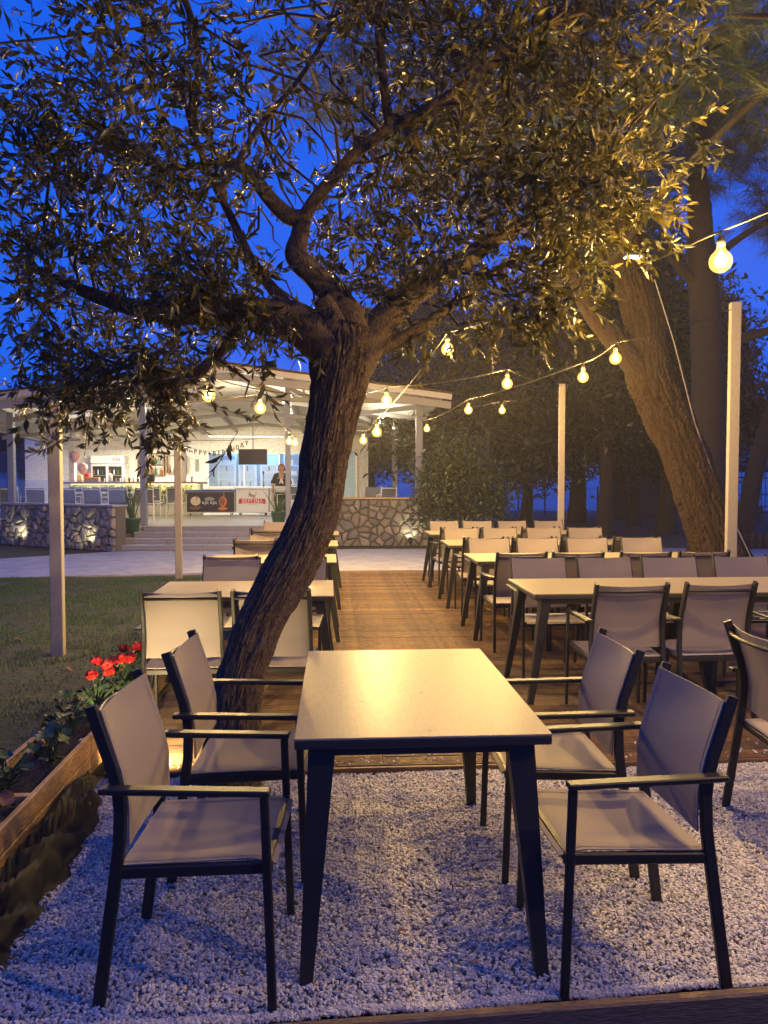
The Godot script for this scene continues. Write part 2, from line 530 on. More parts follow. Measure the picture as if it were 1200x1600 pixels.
func sling(f: Callable, thick: float, nu: int, nv: int) -> ArrayMesh:
	var g := G.new()
	g.smooth()
	var P := []
	var N := []
	for i in nu + 1:
		P.append([]); N.append([])
		for j in nv + 1:
			var u := -1.0 + 2.0 * i / nu
			var v := float(j) / nv
			var p: Vector3 = f.call(u, v)
			var du: Vector3 = f.call(u + 0.01, v) - p
			var dv: Vector3 = f.call(u, v + 0.01) - p
			P[i].append(p)
			N[i].append(du.cross(dv).normalized() * thick * 0.5)
	for i in nu:
		for j in nv:
			g.smooth(1)
			g.poly([P[i][j] + N[i][j], P[i + 1][j] + N[i + 1][j], P[i + 1][j + 1] + N[i + 1][j + 1], P[i][j + 1] + N[i][j + 1]], P[i][j] - N[i][j])
			g.smooth(2)
			g.poly([P[i][j] - N[i][j], P[i + 1][j] - N[i + 1][j], P[i + 1][j + 1] - N[i + 1][j + 1], P[i][j + 1] - N[i][j + 1]], P[i][j] + N[i][j])
	g.flat()
	var mid: Vector3 = P[nu / 2][nv / 2]
	for i in nu:
		for j in [0, nv]:
			g.poly([P[i][j] + N[i][j], P[i + 1][j] + N[i + 1][j], P[i + 1][j] - N[i + 1][j], P[i][j] - N[i][j]], mid)
	for j in nv:
		for i in [0, nu]:
			g.poly([P[i][j] + N[i][j], P[i][j + 1] + N[i][j + 1], P[i][j + 1] - N[i][j + 1], P[i][j] - N[i][j]], mid)
	return g.mesh()

# long side along z (1.22 m), 0.80 m across
func build_table(called: String, label: String, group: String) -> Node3D:
	var t := thing(called, label, "table", Vector3.ZERO, 0.0, group)
	part(t, "table_top", boxm(Vector3(0.80, 0.008, 1.22), 0.002, Vector3(0, 0.746, 0)), M.table_top)
	part(t, "top_edge", boxm(Vector3(0.798, 0.026, 1.218), 0.003, Vector3(0, 0.7285, 0)), M.table_edge)
	var g := G.new()
	for s in [-1.0, 1.0]:
		g.box(Vector3(s * 0.335, 0.693, 0), Vector3(0.024, 0.044, 1.03), 0.002)
		g.box(Vector3(0, 0.693, s * 0.528), Vector3(0.69, 0.044, 0.024), 0.002)
	part(t, "apron", g.mesh(), M.table_edge)
	for sx in [-1.0, 1.0]:
		for sz in [-1.0, 1.0]:
			var l := G.new()
			var top := Vector3(sx * 0.315, 0.715, sz * 0.515)
			var foot := Vector3(sx * 0.365, 0.0, sz * 0.625)
			var a := []
			var b := []
			for c in [[-1, -1], [1, -1], [1, 1], [-1, 1]]:
				a.append(top + Vector3(c[0] * 0.043, 0, c[1] * 0.034))
				b.append(foot + Vector3(c[0] * 0.020, 0, c[1] * 0.019))
			var mid := (top + foot) * 0.5
			for k in 4:
				l.poly([a[k], a[(k + 1) % 4], b[(k + 1) % 4], b[k]], mid)
			l.poly(a, mid); l.poly(b, mid)
			part(t, "leg", l.mesh(), M.chair_frame)
	return t

func furniture() -> void:
	var deck := 0.04
	var ch := build_chair("dining_chair", "", M.chair_frame, M.chair_fabric, "dark framed sling armchairs at the tables")
	ch.position = Vector3(0.90, 0.012, -2.45)
	ch.rotation.y = PI / 2 + 0.03
	tag(ch, "dark framed sling armchair on white gravel, nearest on the right of the foreground table")
	copy(ch, "dark framed sling armchair on white gravel, farther one on the right of the foreground table", Vector3(0.88, 0.012, -3.1), PI / 2 - 0.02)
	copy(ch, "dark framed sling armchair on white gravel, nearest on the left of the foreground table", Vector3(-0.41, 0.012, -2.46), -PI / 2 - 0.05)
	copy(ch, "dark framed sling armchair between foreground table and tree trunk, farther one on the left", Vector3(-0.35, 0.012, -3.16), -PI / 2 - 0.03)
	copy(ch, "dark framed armchair on gravel seen from behind, cut by the right picture edge", Vector3(2.08, 0.012, -3.22), -PI / 2 - 0.08)
	var tb := build_table("dining_table", "large foreground table with shiny champagne top standing on white gravel", "dining tables with tapered dark legs")
	tb.position = Vector3(0.27, 0.012, -2.945)
	# rows on the deck: near edge of the tables
	var order := ["first", "second", "third", "last"]
	var zs := [-5.06, -7.14, -8.95, -10.75]
	for k in 4:
		var z: float = zs[k]
		var row: String = order[k] + " row from the camera"
		# left of the aisle: one table and four chairs
		copy(tb, "dining table left of the aisle, %s" % row, Vector3(-0.63 + 0.02 * k, deck, z - 0.40), PI / 2 + 0.01)
		for s in 2:
			var side: String = ["outer", "aisle side"][s]
			var x: float = [-0.88, -0.35][s]
			var j := rng.randf_range(-0.03, 0.03)
			copy(ch, "armchair facing away, %s seat left of the aisle, %s" % [side, row], Vector3(x + j, deck, z + 0.36 + j * 2.0), rng.randf_range(-0.05, 0.05))
			copy(ch, "armchair facing the camera, %s seat left of the aisle, %s" % [side, row], Vector3(x + 0.03 - j, deck, z - 0.92 + j * 0.6), PI + rng.randf_range(-0.05, 0.05))
		for s in 2:
			copy(tb, "%s dining table right of the aisle, %s" % [["aisle side", "outer"][s], row], Vector3(1.93 + 1.225 * s, deck, z - 0.40), PI / 2)
		for s in 4:
			var x: float = [1.62, 2.15, 2.72, 3.30][s]
			var xa: float = [1.79, 2.37, 2.95, 3.52][s] if k == 0 else x
			var j := rng.randf_range(-0.03, 0.03)
			var which: String = ["nearest the aisle", "second from the aisle", "third from the aisle", "farthest from the aisle"][s]
			copy(ch, "armchair facing away, %s right of it, %s" % [which, row], Vector3(xa + j, deck, z + 0.22 + j * 0.6), rng.randf_range(-0.07, 0.07))
			copy(ch, "armchair facing the camera, %s right of it, %s" % [which, row], Vector3(x + 0.04 - j, deck, z - 0.92 + j * 0.6), PI + rng.randf_range(-0.06, 0.06))
	# bits of dry leaf lying on the near table
	for q in [[-0.09, -2.57, 0.5], [0.10, -2.72, 1.9], [0.38, -2.62, 0.2], [0.30, -2.38, 1.2], [0.32, -2.83, 2.5]]:
		var lf := single("fallen_leaf", leaf_mesh(0.022, 0.006), M.dry_leaf, "tiny brown leaf fragment lying on the foreground table top", "leaf", Vector3(q[0], 0.7645, q[1]), "leaf fragments on the foreground table")
		lf.rotation.y = q[2]

# ---------------------------------------------------------------- ground, deck, gravel
func sheet(pts: Array, y: float) -> ArrayMesh:
	var g := G.new()
	var p := PackedVector2Array()
	for q in pts: p.append(Vector2(q[0], q[1]))
	g.slab(p, y - 0.06, y)
	return g.mesh()

func grounds() -> void:
	ground_piece("ground", sheet([[-90, 14], [60, 14], [60, -36], [24, -38], [5, -40], [-20, -44], [-60, -70], [-90, -70]], -0.03), M.dirt)
	var sea := G.new()
	sea.quad(Vector3(-900, -0.9, -30), Vector3(-900, -0.9, -2600), Vector3(2200, -0.9, -2600), Vector3(2200, -0.9, -30))
	ground_piece("sea", sea.mesh(), M.sea_water)
	# uneven lawn on the left
	var lawn := G.new()
	lawn.smooth()
	var n := noise(0.9, 5, 3)
	for i in 44:
		for j in 56:
			var q := []
			for c in [[0, 0], [1, 0], [1, 1], [0, 1]]:
				var x: float = lerpf(-9.5, -1.6, (i + c[0]) / 44.0)
				var z: float = lerpf(2.0, -12.6, (j + c[1]) / 56.0)
				q.append(Vector3(x, 0.018 * n.get_noise_2d(x, z), z))
			lawn.poly(q, Vector3(q[0].x, -5, q[0].z))
	ground_piece("lawn", lawn.mesh(), M.turf)
	ground_piece("lawn_strip", sheet([[-10.5, -19.8], [-4.9, -16.98], [-6.6, -15.7], [-12, -16.6]], -0.004), M.turf)
	ground_piece("path", sheet([[-14, -12.9], [-5.3, -12.63], [-2.4, -13.02], [1.4, -12.98], [7.8, -13.5], [20, -15.2], [20, -18.2], [9.2, -16.9], [4.9, -17.6], [2.2, -17.35], [-0.8, -17.35], [-4.77, -17.1], [-6.6, -15.65], [-14, -15.9]], 0.0), M.concrete)
	ground_piece("grass_verge", sheet([[-0.9, -17.35], [2.6, -17.36], [5.5, -18.2], [5.5, -20.5], [-0.9, -18.4]], 0.004), M.turf)

	# grass blades on the lawn
	var g := G.new()
	for k in 7:
		var a := k * 2.4
		var o := Vector3(cos(a * 1.7), 0, sin(a)) * 0.022
		var w := Vector3(cos(a), 0, sin(a)) * 0.0022
		var tip := o + Vector3(sin(a * 2.0) * 0.02, 0.034 + 0.012 * sin(a * 3.0), cos(a * 1.3) * 0.02)
		var m := (o + tip) * 0.5 + Vector3(0, 0.006, 0)
		g.quad(o - w, m - w * 0.8, m + w * 0.8, o + w)
		g.tri(m - w * 0.8, tip, m + w * 0.8)
	var tuft := g.mesh()
	var xf := []
	var cols := []
	var pn := noise(0.35, 9, 3)
	var tries := 0
	while xf.size() < 34000 and tries < 120000:
		tries += 1
		var z := -rng.randf_range(2.2, 12.5)
		var x := -1.62 - pow(rng.randf(), 0.8) * 6.0
		if pn.get_noise_2d(x * 2.0, z * 2.0) < -0.18 and rng.randf() < 0.75: continue
		if Vector2(x + 2.47, z + 7.0).length() < 0.22: continue
		var s := rng.randf_range(0.6, 1.25)
		xf.append(Transform3D(Basis(Vector3.UP, rng.randf() * TAU).scaled(Vector3(s, s * rng.randf_range(0.7, 1.1), s)), Vector3(x, -0.004, z)))
		var dry := clampf(pn.get_noise_2d(x + 40.0, z) * 0.9 + 0.25 + rng.randf_range(-0.2, 0.2), 0, 1)
		cols.append(Color(lerpf(0.035, 0.12, dry * dry), lerpf(0.085, 0.10, dry), lerpf(0.018, 0.04, dry)))
	var grass := multi(self, "grass", tuft, M.needle, xf, cols)
	tag(grass, "short patchy green and straw coloured lawn grass left of the planter", "grass")
	# dry leaves and fallen petals on the lawn
	for q in [[-1.95, -4.1], [-2.05, -4.35], [-2.5, -5.6], [-2.8, -5.2], [-2.2, -6.4], [-3.3, -6.0], [-1.9, -5.5], [-3.1, -7.6]]:
		var lf := single("fallen_leaf", leaf_mesh(0.09, 0.035), M.dry_leaf, "reddish brown dry leaf lying on the dark lawn", "leaf", Vector3(q[0], 0.03, q[1]), "dry leaves on the lawn")
		lf.rotation = Vector3(rng.randf_range(-0.2, 0.2), rng.randf() * TAU, rng.randf_range(-0.2, 0.2))

	deck()
	gravel()

func board_mesh(length: float, w: float) -> ArrayMesh:
	# grooved top: ridges run along x
	var g := G.new()
	var prof := [Vector2(-w / 2, 0.0), Vector2(-w / 2, 0.021), Vector2(-w / 2 + 0.004, 0.024)]
	var n := 7
	for k in n:
		var z0 := -w / 2 + 0.006 + (w - 0.012) * k / n
		var pw := (w - 0.012) / n
		prof.append(Vector2(z0 + pw * 0.2, 0.024)); prof.append(Vector2(z0 + pw * 0.35, 0.0185))
		prof.append(Vector2(z0 + pw * 0.65, 0.0185)); prof.append(Vector2(z0 + pw * 0.8, 0.024))
	prof.append(Vector2(w / 2 - 0.003, 0.024)); prof.append(Vector2(w / 2, 0.021)); prof.append(Vector2(w / 2, 0.0))
	var h := length / 2
	for k in prof.size() - 1:
		var a: Vector2 = prof[k]
		var b: Vector2 = prof[k + 1]
		g.poly([Vector3(-h, a.y, a.x), Vector3(h, a.y, a.x), Vector3(h, b.y, b.x), Vector3(-h, b.y, b.x)], Vector3(0, 0.008, 0))
	for s in [-1.0, 1.0]:
		g.poly([Vector3(s * h, 0, -w / 2), Vector3(s * h, 0.0215, -w / 2), Vector3(s * h, 0.0215, w / 2), Vector3(s * h, 0, w / 2)], Vector3.ZERO)
	return g.mesh()

func deck() -> void:
	var d := thing("deck", "wooden deck of grooved brown boards running across under the table rows", "deck", Vector3(0, 0, 0))
	var w := 0.119
	var pitch := 0.128
	var cuts := [0.95, 1.45, 2.3, 2.75, 3.4, 4.1, 4.7]
	var meshes := {}
	var z := -4.10
	while z > -12.85:
		var cut: float = cuts[rng.randi_range(0, 6)]
		for k in 2:
			var l := cut if k == 0 else 5.6 - cut
			var key := snappedf(l, 0.01)
			if not meshes.has(key): meshes[key] = board_mesh(l - 0.003, w)
			var b := part(d, "board", meshes[key], M["deck_board_%d" % rng.randi_range(0, 3)])
			b.position = Vector3((-1.20 + l / 2) if k == 0 else (4.4 - l / 2), 0.0155 + rng.randf_range(-0.0015, 0.0015), z)
			b.rotation.x = rng.randf_range(-0.02, 0.02)
		z -= pitch
	for k in 9:
		part(d, "joist", boxm(Vector3(0.05, 0.03, 8.74), 0.0, Vector3(-1.15 + k * 0.685, -0.003, -8.43)), M.joist)
	part(d, "board", boxm(Vector3(5.6, 0.05, 0.024), 0.003, Vector3(1.6, 0.012, -4.018)), M.deck_board_1)

func gravel() -> void:
	# uneven bed
	var n := noise(1.6, 12, 3)
	var n2 := noise(6.0, 13, 2)
	var hgt := func(x: float, z: float) -> float:
		return 0.014 + 0.014 * n.get_noise_2d(x, z) + 0.006 * n2.get_noise_2d(x, z)
	var g := G.new()
	g.smooth()
	for i in 60:
		for j in 32:
			var q := []
			for c in [[0, 0], [1, 0], [1, 1], [0, 1]]:
				var x: float = lerpf(-1.22, 3.4, (i + c[0]) / 60.0)
				var z: float = lerpf(-2.10 - (x + 1.9) * 0.0472, -4.02, (j + c[1]) / 32.0)
				q.append(Vector3(x, hgt.call(x, z) - 0.012, z))
			g.poly(q, Vector3(q[0].x, -5, q[0].z))
	ground_piece("gravel_bed", g.mesh(), M.gravel_bed)
	# angular chips
	var chips := []
	for v in 3:
		var c := G.new()
		var pts := []
		for k in 6:
			var a := TAU * k / 6 + rng.randf_range(-0.3, 0.3)
			pts.append(Vector3(cos(a) * rng.randf_range(0.75, 1.1), rng.randf_range(-0.25, 0.25), sin(a) * rng.randf_range(0.5, 0.8)))
		var top := []
		for p in pts: top.append(Vector3(p.x * 0.5 + 0.05, 0.5 + rng.randf_range(-0.12, 0.12), p.z * 0.5))
		for k in 6:
			c.poly([pts[k], pts[(k + 1) % 6], top[(k + 1) % 6]], Vector3.ZERO)
			c.poly([pts[k], top[(k + 1) % 6], top[k]], Vector3.ZERO)
			c.poly([pts[k], pts[(k + 1) % 6], Vector3(0, -0.5, 0)], Vector3.ZERO)
		for k in range(1, 5): c.poly([top[0], top[k], top[k + 1]], Vector3.ZERO)
		chips.append(c.mesh())
	var t := thing("gravel", "bed of white marble chips under the foreground table", "gravel")
	t.set_meta("kind", "stuff")
	for v in 3:
		var xf := []
		var cols := []
		for k in 42000:
			var x := rng.randf_range(-1.2, 3.2)
			var z := rng.randf_range(-4.04, -2.05)
			z = minf(z, -2.105 - (x + 1.9) * 0.0472 + rng.randf_range(0.0, 0.03))
			var y: float = hgt.call(x, z)
			if z < -3.97: y = maxf(y, 0.012) - 0.004
			if k > 41920:
				z = -4.04 - absf(rng.randfn(0, 0.13))      # chips kicked on to the deck
				y = 0.045
			var s := rng.randf_range(0.0045, 0.0108)
			var b := Basis.from_euler(Vector3(rng.randf_range(-0.9, 0.9), rng.randf() * TAU, rng.randf_range(-0.9, 0.9))).scaled(Vector3.ONE * s)
			xf.append(Transform3D(b, Vector3(x, y - 0.002 + rng.randf_range(-0.003, 0.004), z)))
			var l := rng.randf_range(0.36, 0.62)
			if rng.randf() < 0.06: l *= 0.6
			cols.append(Color(l, l * 0.95, l * rng.randf_range(0.88, 0.94)))
		multi(t, "chips", chips[v], M.gravel_chip, xf, cols)
	# leaves and twigs lying in the gravel
	for q in [[0.42, -2.36], [0.55, -2.72], [1.35, -2.62], [1.5, -3.4], [-0.78, -2.62], [-0.2, -2.86], [1.42, -2.35], [0.2, -2.55], [1.25, -3.75], [1.62, -2.86], [0.72, -3.8]]:
		var lf := single("fallen_leaf", leaf_mesh(rng.randf_range(0.03, 0.06), 0.014), M.dry_leaf, "small dry leaf lying on the white gravel", "leaf", Vector3(q[0], float(hgt.call(q[0], q[1])) + 0.012, q[1]), "dry leaves in the gravel")
		lf.rotation = Vector3(rng.randf_range(-0.3, 0.3), rng.randf() * TAU, rng.randf_range(-0.3, 0.3))
	# timber kerb at the near edge
	var a := Vector3(-1.9, 0.0, -1.985)
	var b := Vector3(3.4, 0.0, -2.235)
	var kb := G.new()
	kb.bar(a, b, 0.035, 0.14, Vector3.UP, 0.006)
	single("timber_kerb", kb.mesh(), M.kerb_wood, "weathered timber board edging the white gravel at the bottom", "kerb", Vector3(0, -0.01, 0))
	ground_piece("soil", sheet([[-4, 1.5], [4.5, 1.5], [4.5, -2.25], [3.4, -2.2], [-1.9, -1.96], [-4, -1.9]], -0.024), M.soil)

# ---------------------------------------------------------------- planter with geraniums
func planter() -> void:
	var t := thing("planter", "long timber planter box of two boards beside the gravel", "planter", Vector3(-1.44, 0, -4.2))
	var segs := [[-2.0, 0.1], [0.1, 2.35]]
	for sx in [-1.0, 1.0]:
		for s in segs:
			for k in 2:
				var l: float = s[1] - s[0]
				part(t, "plank", boxm(Vector3(0.026, 0.102, l - 0.005), 0.004, Vector3(sx * 0.14 + rng.randf_range(-0.002, 0.002), 0.052 + 0.106 * k, (s[0] + s[1]) / 2)), M.planter_wood)
	for z in [-1.9, -0.9, 0.1, 1.1, 2.2]:
		for sx in [-1.0, 1.0]:
			part(t, "stake", boxm(Vector3(0.035, 0.19, 0.045), 0.004, Vector3(sx * 0.108, 0.095, z)), M.planter_wood)
	part(t, "batten", boxm(Vector3(0.25, 0.025, 0.04), 0.003, Vector3(0, 0.192, 0.85)), M.planter_wood)
	part(t, "soil", boxm(Vector3(0.25, 0.14, 4.3), 0.0, Vector3(0, 0.085, 0.17)), M.soil)
	# leaf of a geranium: a scalloped round blade
	var g := G.new()
	g.smooth()
	var rim := []
	for k in 14:
		var a := TAU * k / 14
		var r := 0.032 * (1.0 + 0.12 * cos(a * 7.0)) * (0.62 if k == 0 else 1.0)
		rim.append(Vector3(cos(a) * r, 0.008 + 0.006 * sin(a * 3.0), sin(a) * r))
	for k in 14: g.tri(Vector3.ZERO, rim[k], rim[(k + 1) % 14])
	var blade := g.mesh()
	g = G.new()
	for k in 5:
		var a := TAU * k / 5
		var d := Vector3(cos(a), 0.25, sin(a))
		var w := Vector3(-sin(a), 0, cos(a)) * 0.008
		g.quad(Vector3.ZERO, d * 0.010 - w, d * 0.018, d * 0.010 + w)
	var floret := g.mesh()
	var where := [[-1.38, -2.75, 0], [-1.33, -3.1, 0], [-1.40, -3.5, 0], [-1.34, -3.9, 0], [-1.40, -4.35, 0], [-1.36, -4.7, 5], [-1.31, -5.0, 4], [-1.34, -5.35, 4]]
	var words := ["low leafy geranium at the near end of the planter", "leafy geranium with a reddish leaf, second in the planter", "dense green geranium without flowers in the planter", "broad leaved geranium beside the spotlight in the planter", "low green geranium just before the flowering ones", "geranium with five red flower heads, largest cluster", "geranium with four red heads in the middle of the flowering ones", "last red geranium in the planter beside the lit chair"]
	for k in where.size():
		var w: Array = where[k]
		var p := thing("geranium", words[k], "flower", Vector3(w[0] - 0.08, 0.15, w[1]), 0.0, "geraniums in the planter")
		var st := G.new()
		var nl := 24
		for j in nl:
			var a := rng.randf() * TAU
			var r := rng.randf_range(0.03, 0.13)
			var top := Vector3(cos(a) * r, rng.randf_range(0.05, 0.2), sin(a) * r * 1.3)
			st.tube([Vector3(0, -0.02, 0), top * Vector3(0.4, 0.6, 0.4), top], 0.003, 5)
			var b := Basis.from_euler(Vector3(rng.randf_range(-0.7, 0.7), rng.randf() * TAU, rng.randf_range(-0.7, 0.7))).scaled(Vector3.ONE * rng.randf_range(0.7, 1.25))
			part(p, "leaf", blade, M.dry_leaf if (k < 2 and j % 6 == 0) else M.geranium_leaf, Transform3D(b, top))
		for j in w[2]:
			var a := rng.randf() * TAU
			var top := Vector3(cos(a) * 0.07, rng.randf_range(0.22, 0.30), sin(a) * 0.11)
			st.tube([Vector3.ZERO, top * Vector3(0.3, 0.6, 0.3), top], 0.0035, 5)
			var fl := G.new()
			for q in 34:
				var dir := Vector3(rng.randfn(), rng.randfn() * 0.8 + 0.25, rng.randfn()).normalized()
				var bs := Basis(Quaternion(Vector3.UP, dir)) * Basis(Vector3.UP, rng.randf() * TAU)
				fl.st.append_from(floret, 0, Transform3D(bs.scaled(Vector3.ONE * rng.randf_range(0.9, 1.2)), top + dir * Vector3(0.028, 0.021, 0.028)))
			part(p, "flower_head", fl.st.commit(), M.petal)
		part(p, "stem", st.mesh(), M.geranium_leaf)
	# black membrane crumpled along the planter
	var n := noise(3.0, 17, 4)
	g = G.new()
	g.smooth()
	var mp := func(i: int, j: int) -> Vector3:
		var v := i / 46.0
		var u := j / 22.0
		var z := lerpf(-4.02, -2.0, v)
		var width := 0.07 + 0.17 * smoothstep(0.0, 0.35, v) + 0.05 * n.get_noise_2d(v * 2.2, 3.0)
		var x := -1.283 + u * width
		var ridge := 1.0 - 2.4 * absf(n.get_noise_2d(v * 1.5 + u * 0.6, u * 0.25 + 8.0))
		var y := 0.018 + 0.035 * pow(1.0 - u, 1.3) + (0.05 + 0.085 * ridge) * sin(PI * minf(u * 1.1, 1.0)) * smoothstep(0.0, 0.2, v)
		return Vector3(x + 0.02 * n.get_noise_2d(v * 3.0 + 5.0, u * 0.8), maxf(y, 0.014), z)
	for i in 46:
		for j in 22:
			var q := [mp.call(i, j), mp.call(i + 1, j), mp.call(i + 1, j + 1), mp.call(i, j + 1)]
			g.poly(q, Vector3(q[0].x - 0.5, -5, q[0].z))
	single("ground_membrane", g.mesh(), M.membrane, "crumpled black weed membrane lying along the planter boards", "membrane")
	# garden spotlight: a short drum on a knuckle and spike
	var at := Vector3(-1.06, 0.115, -3.93)
	var sl := thing("garden_spotlight", "small garden spotlight at the planter shining on the deck", "spotlight", at)
	var dir := Vector3(0.30, 0.08, -0.95).normalized()
	var bs := Basis(Quaternion(Vector3.UP, dir))
	g = G.new()
	g.lathe([[0.0, -0.07], [0.022, -0.07], [0.03, -0.06], [0.032, 0.02], [0.042, 0.05], [0.042, 0.075], [0.036, 0.075], [0.036, 0.06], [0.0, 0.06]], Vector3.ZERO, 20, bs)
	part(sl, "housing", g.mesh(), M.black_plastic)
	g = G.new()
	g.lathe([[0.035, 0.062], [0.0, 0.064]], Vector3.ZERO, 16, bs)
	part(sl, "lens", g.mesh(), M.uplight_lens)
	g = G.new()
	g.tube([Vector3(-0.05, -0.012, 0.05), Vector3(-0.06, -0.06, 0.055), Vector3(-0.06, -0.115, 0.055)], 0.008, 8)
	g.lathe([[0, -0.016], [0.017, -0.016], [0.017, 0.016], [0, 0.016]], Vector3(-0.055, -0.02, 0.055), 12, Basis(Vector3.RIGHT, PI / 2))
	part(sl, "bracket", g.mesh(), M.black_plastic)
	spot(sl, dir * 0.085, dir * 1.0, lin(1.0, 0.74, 0.34), 2.6, 74.0, 0.02)

# ---------------------------------------------------------------- trees
func leaf_mesh(l: float, w: float) -> ArrayMesh:
	var g := G.new()
	leaf_into(g, Transform3D(), l, w)
	return g.mesh()

func leaf_into(g: G, t: Transform3D, l: float, w: float) -> void:
	# along -z, folded along its rib and bent down at the tip
	var b := t * Vector3.ZERO
	var m1 := t * Vector3(0, 0.0, -l * 0.35)
	var m2 := t * Vector3(0, -l * 0.04, -l * 0.7)
	var tip := t * Vector3(0, -l * 0.16, -l)
	var a1 := t * Vector3(-w * 0.5, w * 0.16, -l * 0.38)
	var a2 := t * Vector3(-w * 0.34, w * 0.08 - l * 0.04, -l * 0.72)
	var c1 := t * Vector3(w * 0.5, w * 0.16, -l * 0.38)
	var c2 := t * Vector3(w * 0.34, w * 0.08 - l * 0.04, -l * 0.72)
	g.smooth()
	g.tri(b, a1, m1); g.quad(m1, a1, a2, m2); g.tri(m2, a2, tip)
	g.tri(b, m1, c1); g.quad(m1, m2, c2, c1); g.tri(m2, tip, c2)
	g.flat()

# where the leaves of a twig sit: twig along -z
func twig_leaves(n: int, length: float) -> Array:
	var out := []
	for k in n:
		var f := (k + 0.6) / n
		var side := 1.0 if k % 2 else -1.0
		var b := Basis(Vector3.BACK, k * 2.399) * Basis(Vector3.UP, -side * rng.randf_range(0.5, 1.0)) * Basis(Vector3.RIGHT, rng.randf_range(-0.3, 0.35))
		if k == n - 1: b = Basis(Vector3.RIGHT, -0.2)
		out.append(Transform3D(b.scaled(Vector3.ONE * rng.randf_range(0.8, 1.2)), Vector3(0, -0.015 * f, -length * f)))
	return out

# branch or trunk with furrowed bark
func bough(path: Array, radii: Array, sides: int, per_m: int, depth: float, seed_: int, freq := 1.0, twist := 0.0, long := 1.0) -> ArrayMesh:
	var c := Curve3D.new()
	for k in path.size():
		var tan := Vector3.ZERO
		if k > 0 and k < path.size() - 1: tan = (path[k + 1] - path[k - 1]) / 6.0
		c.add_point(path[k], -tan, tan)
	var n := noise(1.0, seed_, 3)
	var ridge := noise(1.0, seed_ + 1, 3, FastNoiseLite.TYPE_SIMPLEX)
	ridge.fractal_octaves = 2
	var L := c.get_baked_length()
	var rings := maxi(4, int(L * per_m))
	var acc := [0.0]
	for k in path.size() - 1: acc.append(acc[-1] + path[k].distance_to(path[k + 1]))
	var P := []
	var C := []
	var x := Vector3.RIGHT
	for i in rings + 1:
		var f := float(i) / rings
		var p := c.sample_baked(L * f, true)
		var t := (c.sample_baked(minf(L * f + 0.02, L), true) - c.sample_baked(maxf(L * f - 0.02, 0), true)).normalized()
		if i == 0: x = t.cross(Vector3.BACK) if absf(t.z) < 0.9 else t.cross(Vector3.UP)
		x = (x - t * x.dot(t)).normalized()
		var y := t.cross(x)
		var s: float = acc[-1] * f
		var k := 0
		while k < acc.size() - 2 and acc[k + 1] < s: k += 1
		var r := lerpf(radii[k], radii[k + 1], clampf((s - acc[k]) / maxf(acc[k + 1] - acc[k], 1e-4), 0, 1))
		var ring := []
		for q in sides:
			var a := TAU * q / sides + twist * s
			var d := x * cos(a) + y * sin(a)
			var lump := 0.10 * n.get_noise_3d(cos(a) * 1.3, sin(a) * 1.3, s * 2.2)
			# long furrows where the noise crosses zero, plates between them
			var wob := 0.5 * n.get_noise_3d(cos(a) * 2.0, sin(a) * 2.0, s * 3.0 + 9.0)
			var f1 := ridge.get_noise_3d(cos(a + wob * 0.3) * 7.0 * freq, sin(a + wob * 0.3) * 7.0 * freq, s * 2.0 * freq * long)
			var f2 := n.get_noise_3d(cos(a) * 13.0 * freq, sin(a) * 13.0 * freq, s * 4.5 * freq * long)
			var fur := 0.35 - 1.35 * exp(-pow(f1 / 0.16, 2.0)) - 0.5 * exp(-pow(f2 / 0.12, 2.0)) + 0.5 * f2
			ring.append(p + d * (r * (1.0 + lump) + depth * fur * clampf(r / 0.12, 0.2, 1.0)))
		P.append(ring); C.append(p)
	var g := G.new()
	g.smooth()
	for i in rings:
		for q in sides:
			var m := (q + 1) % sides
			g.tri(P[i][q], P[i + 1][m], P[i][m]); g.tri(P[i][q], P[i + 1][q], P[i + 1][m])
	for q in sides:
		g.tri(P[rings][q], C[rings], P[rings][(q + 1) % sides])
	return g.mesh()

func v3(a: Array) -> Array:
	var o := []
	for q in a: o.append(Vector3(q[0], q[1], q[2]))
	return o

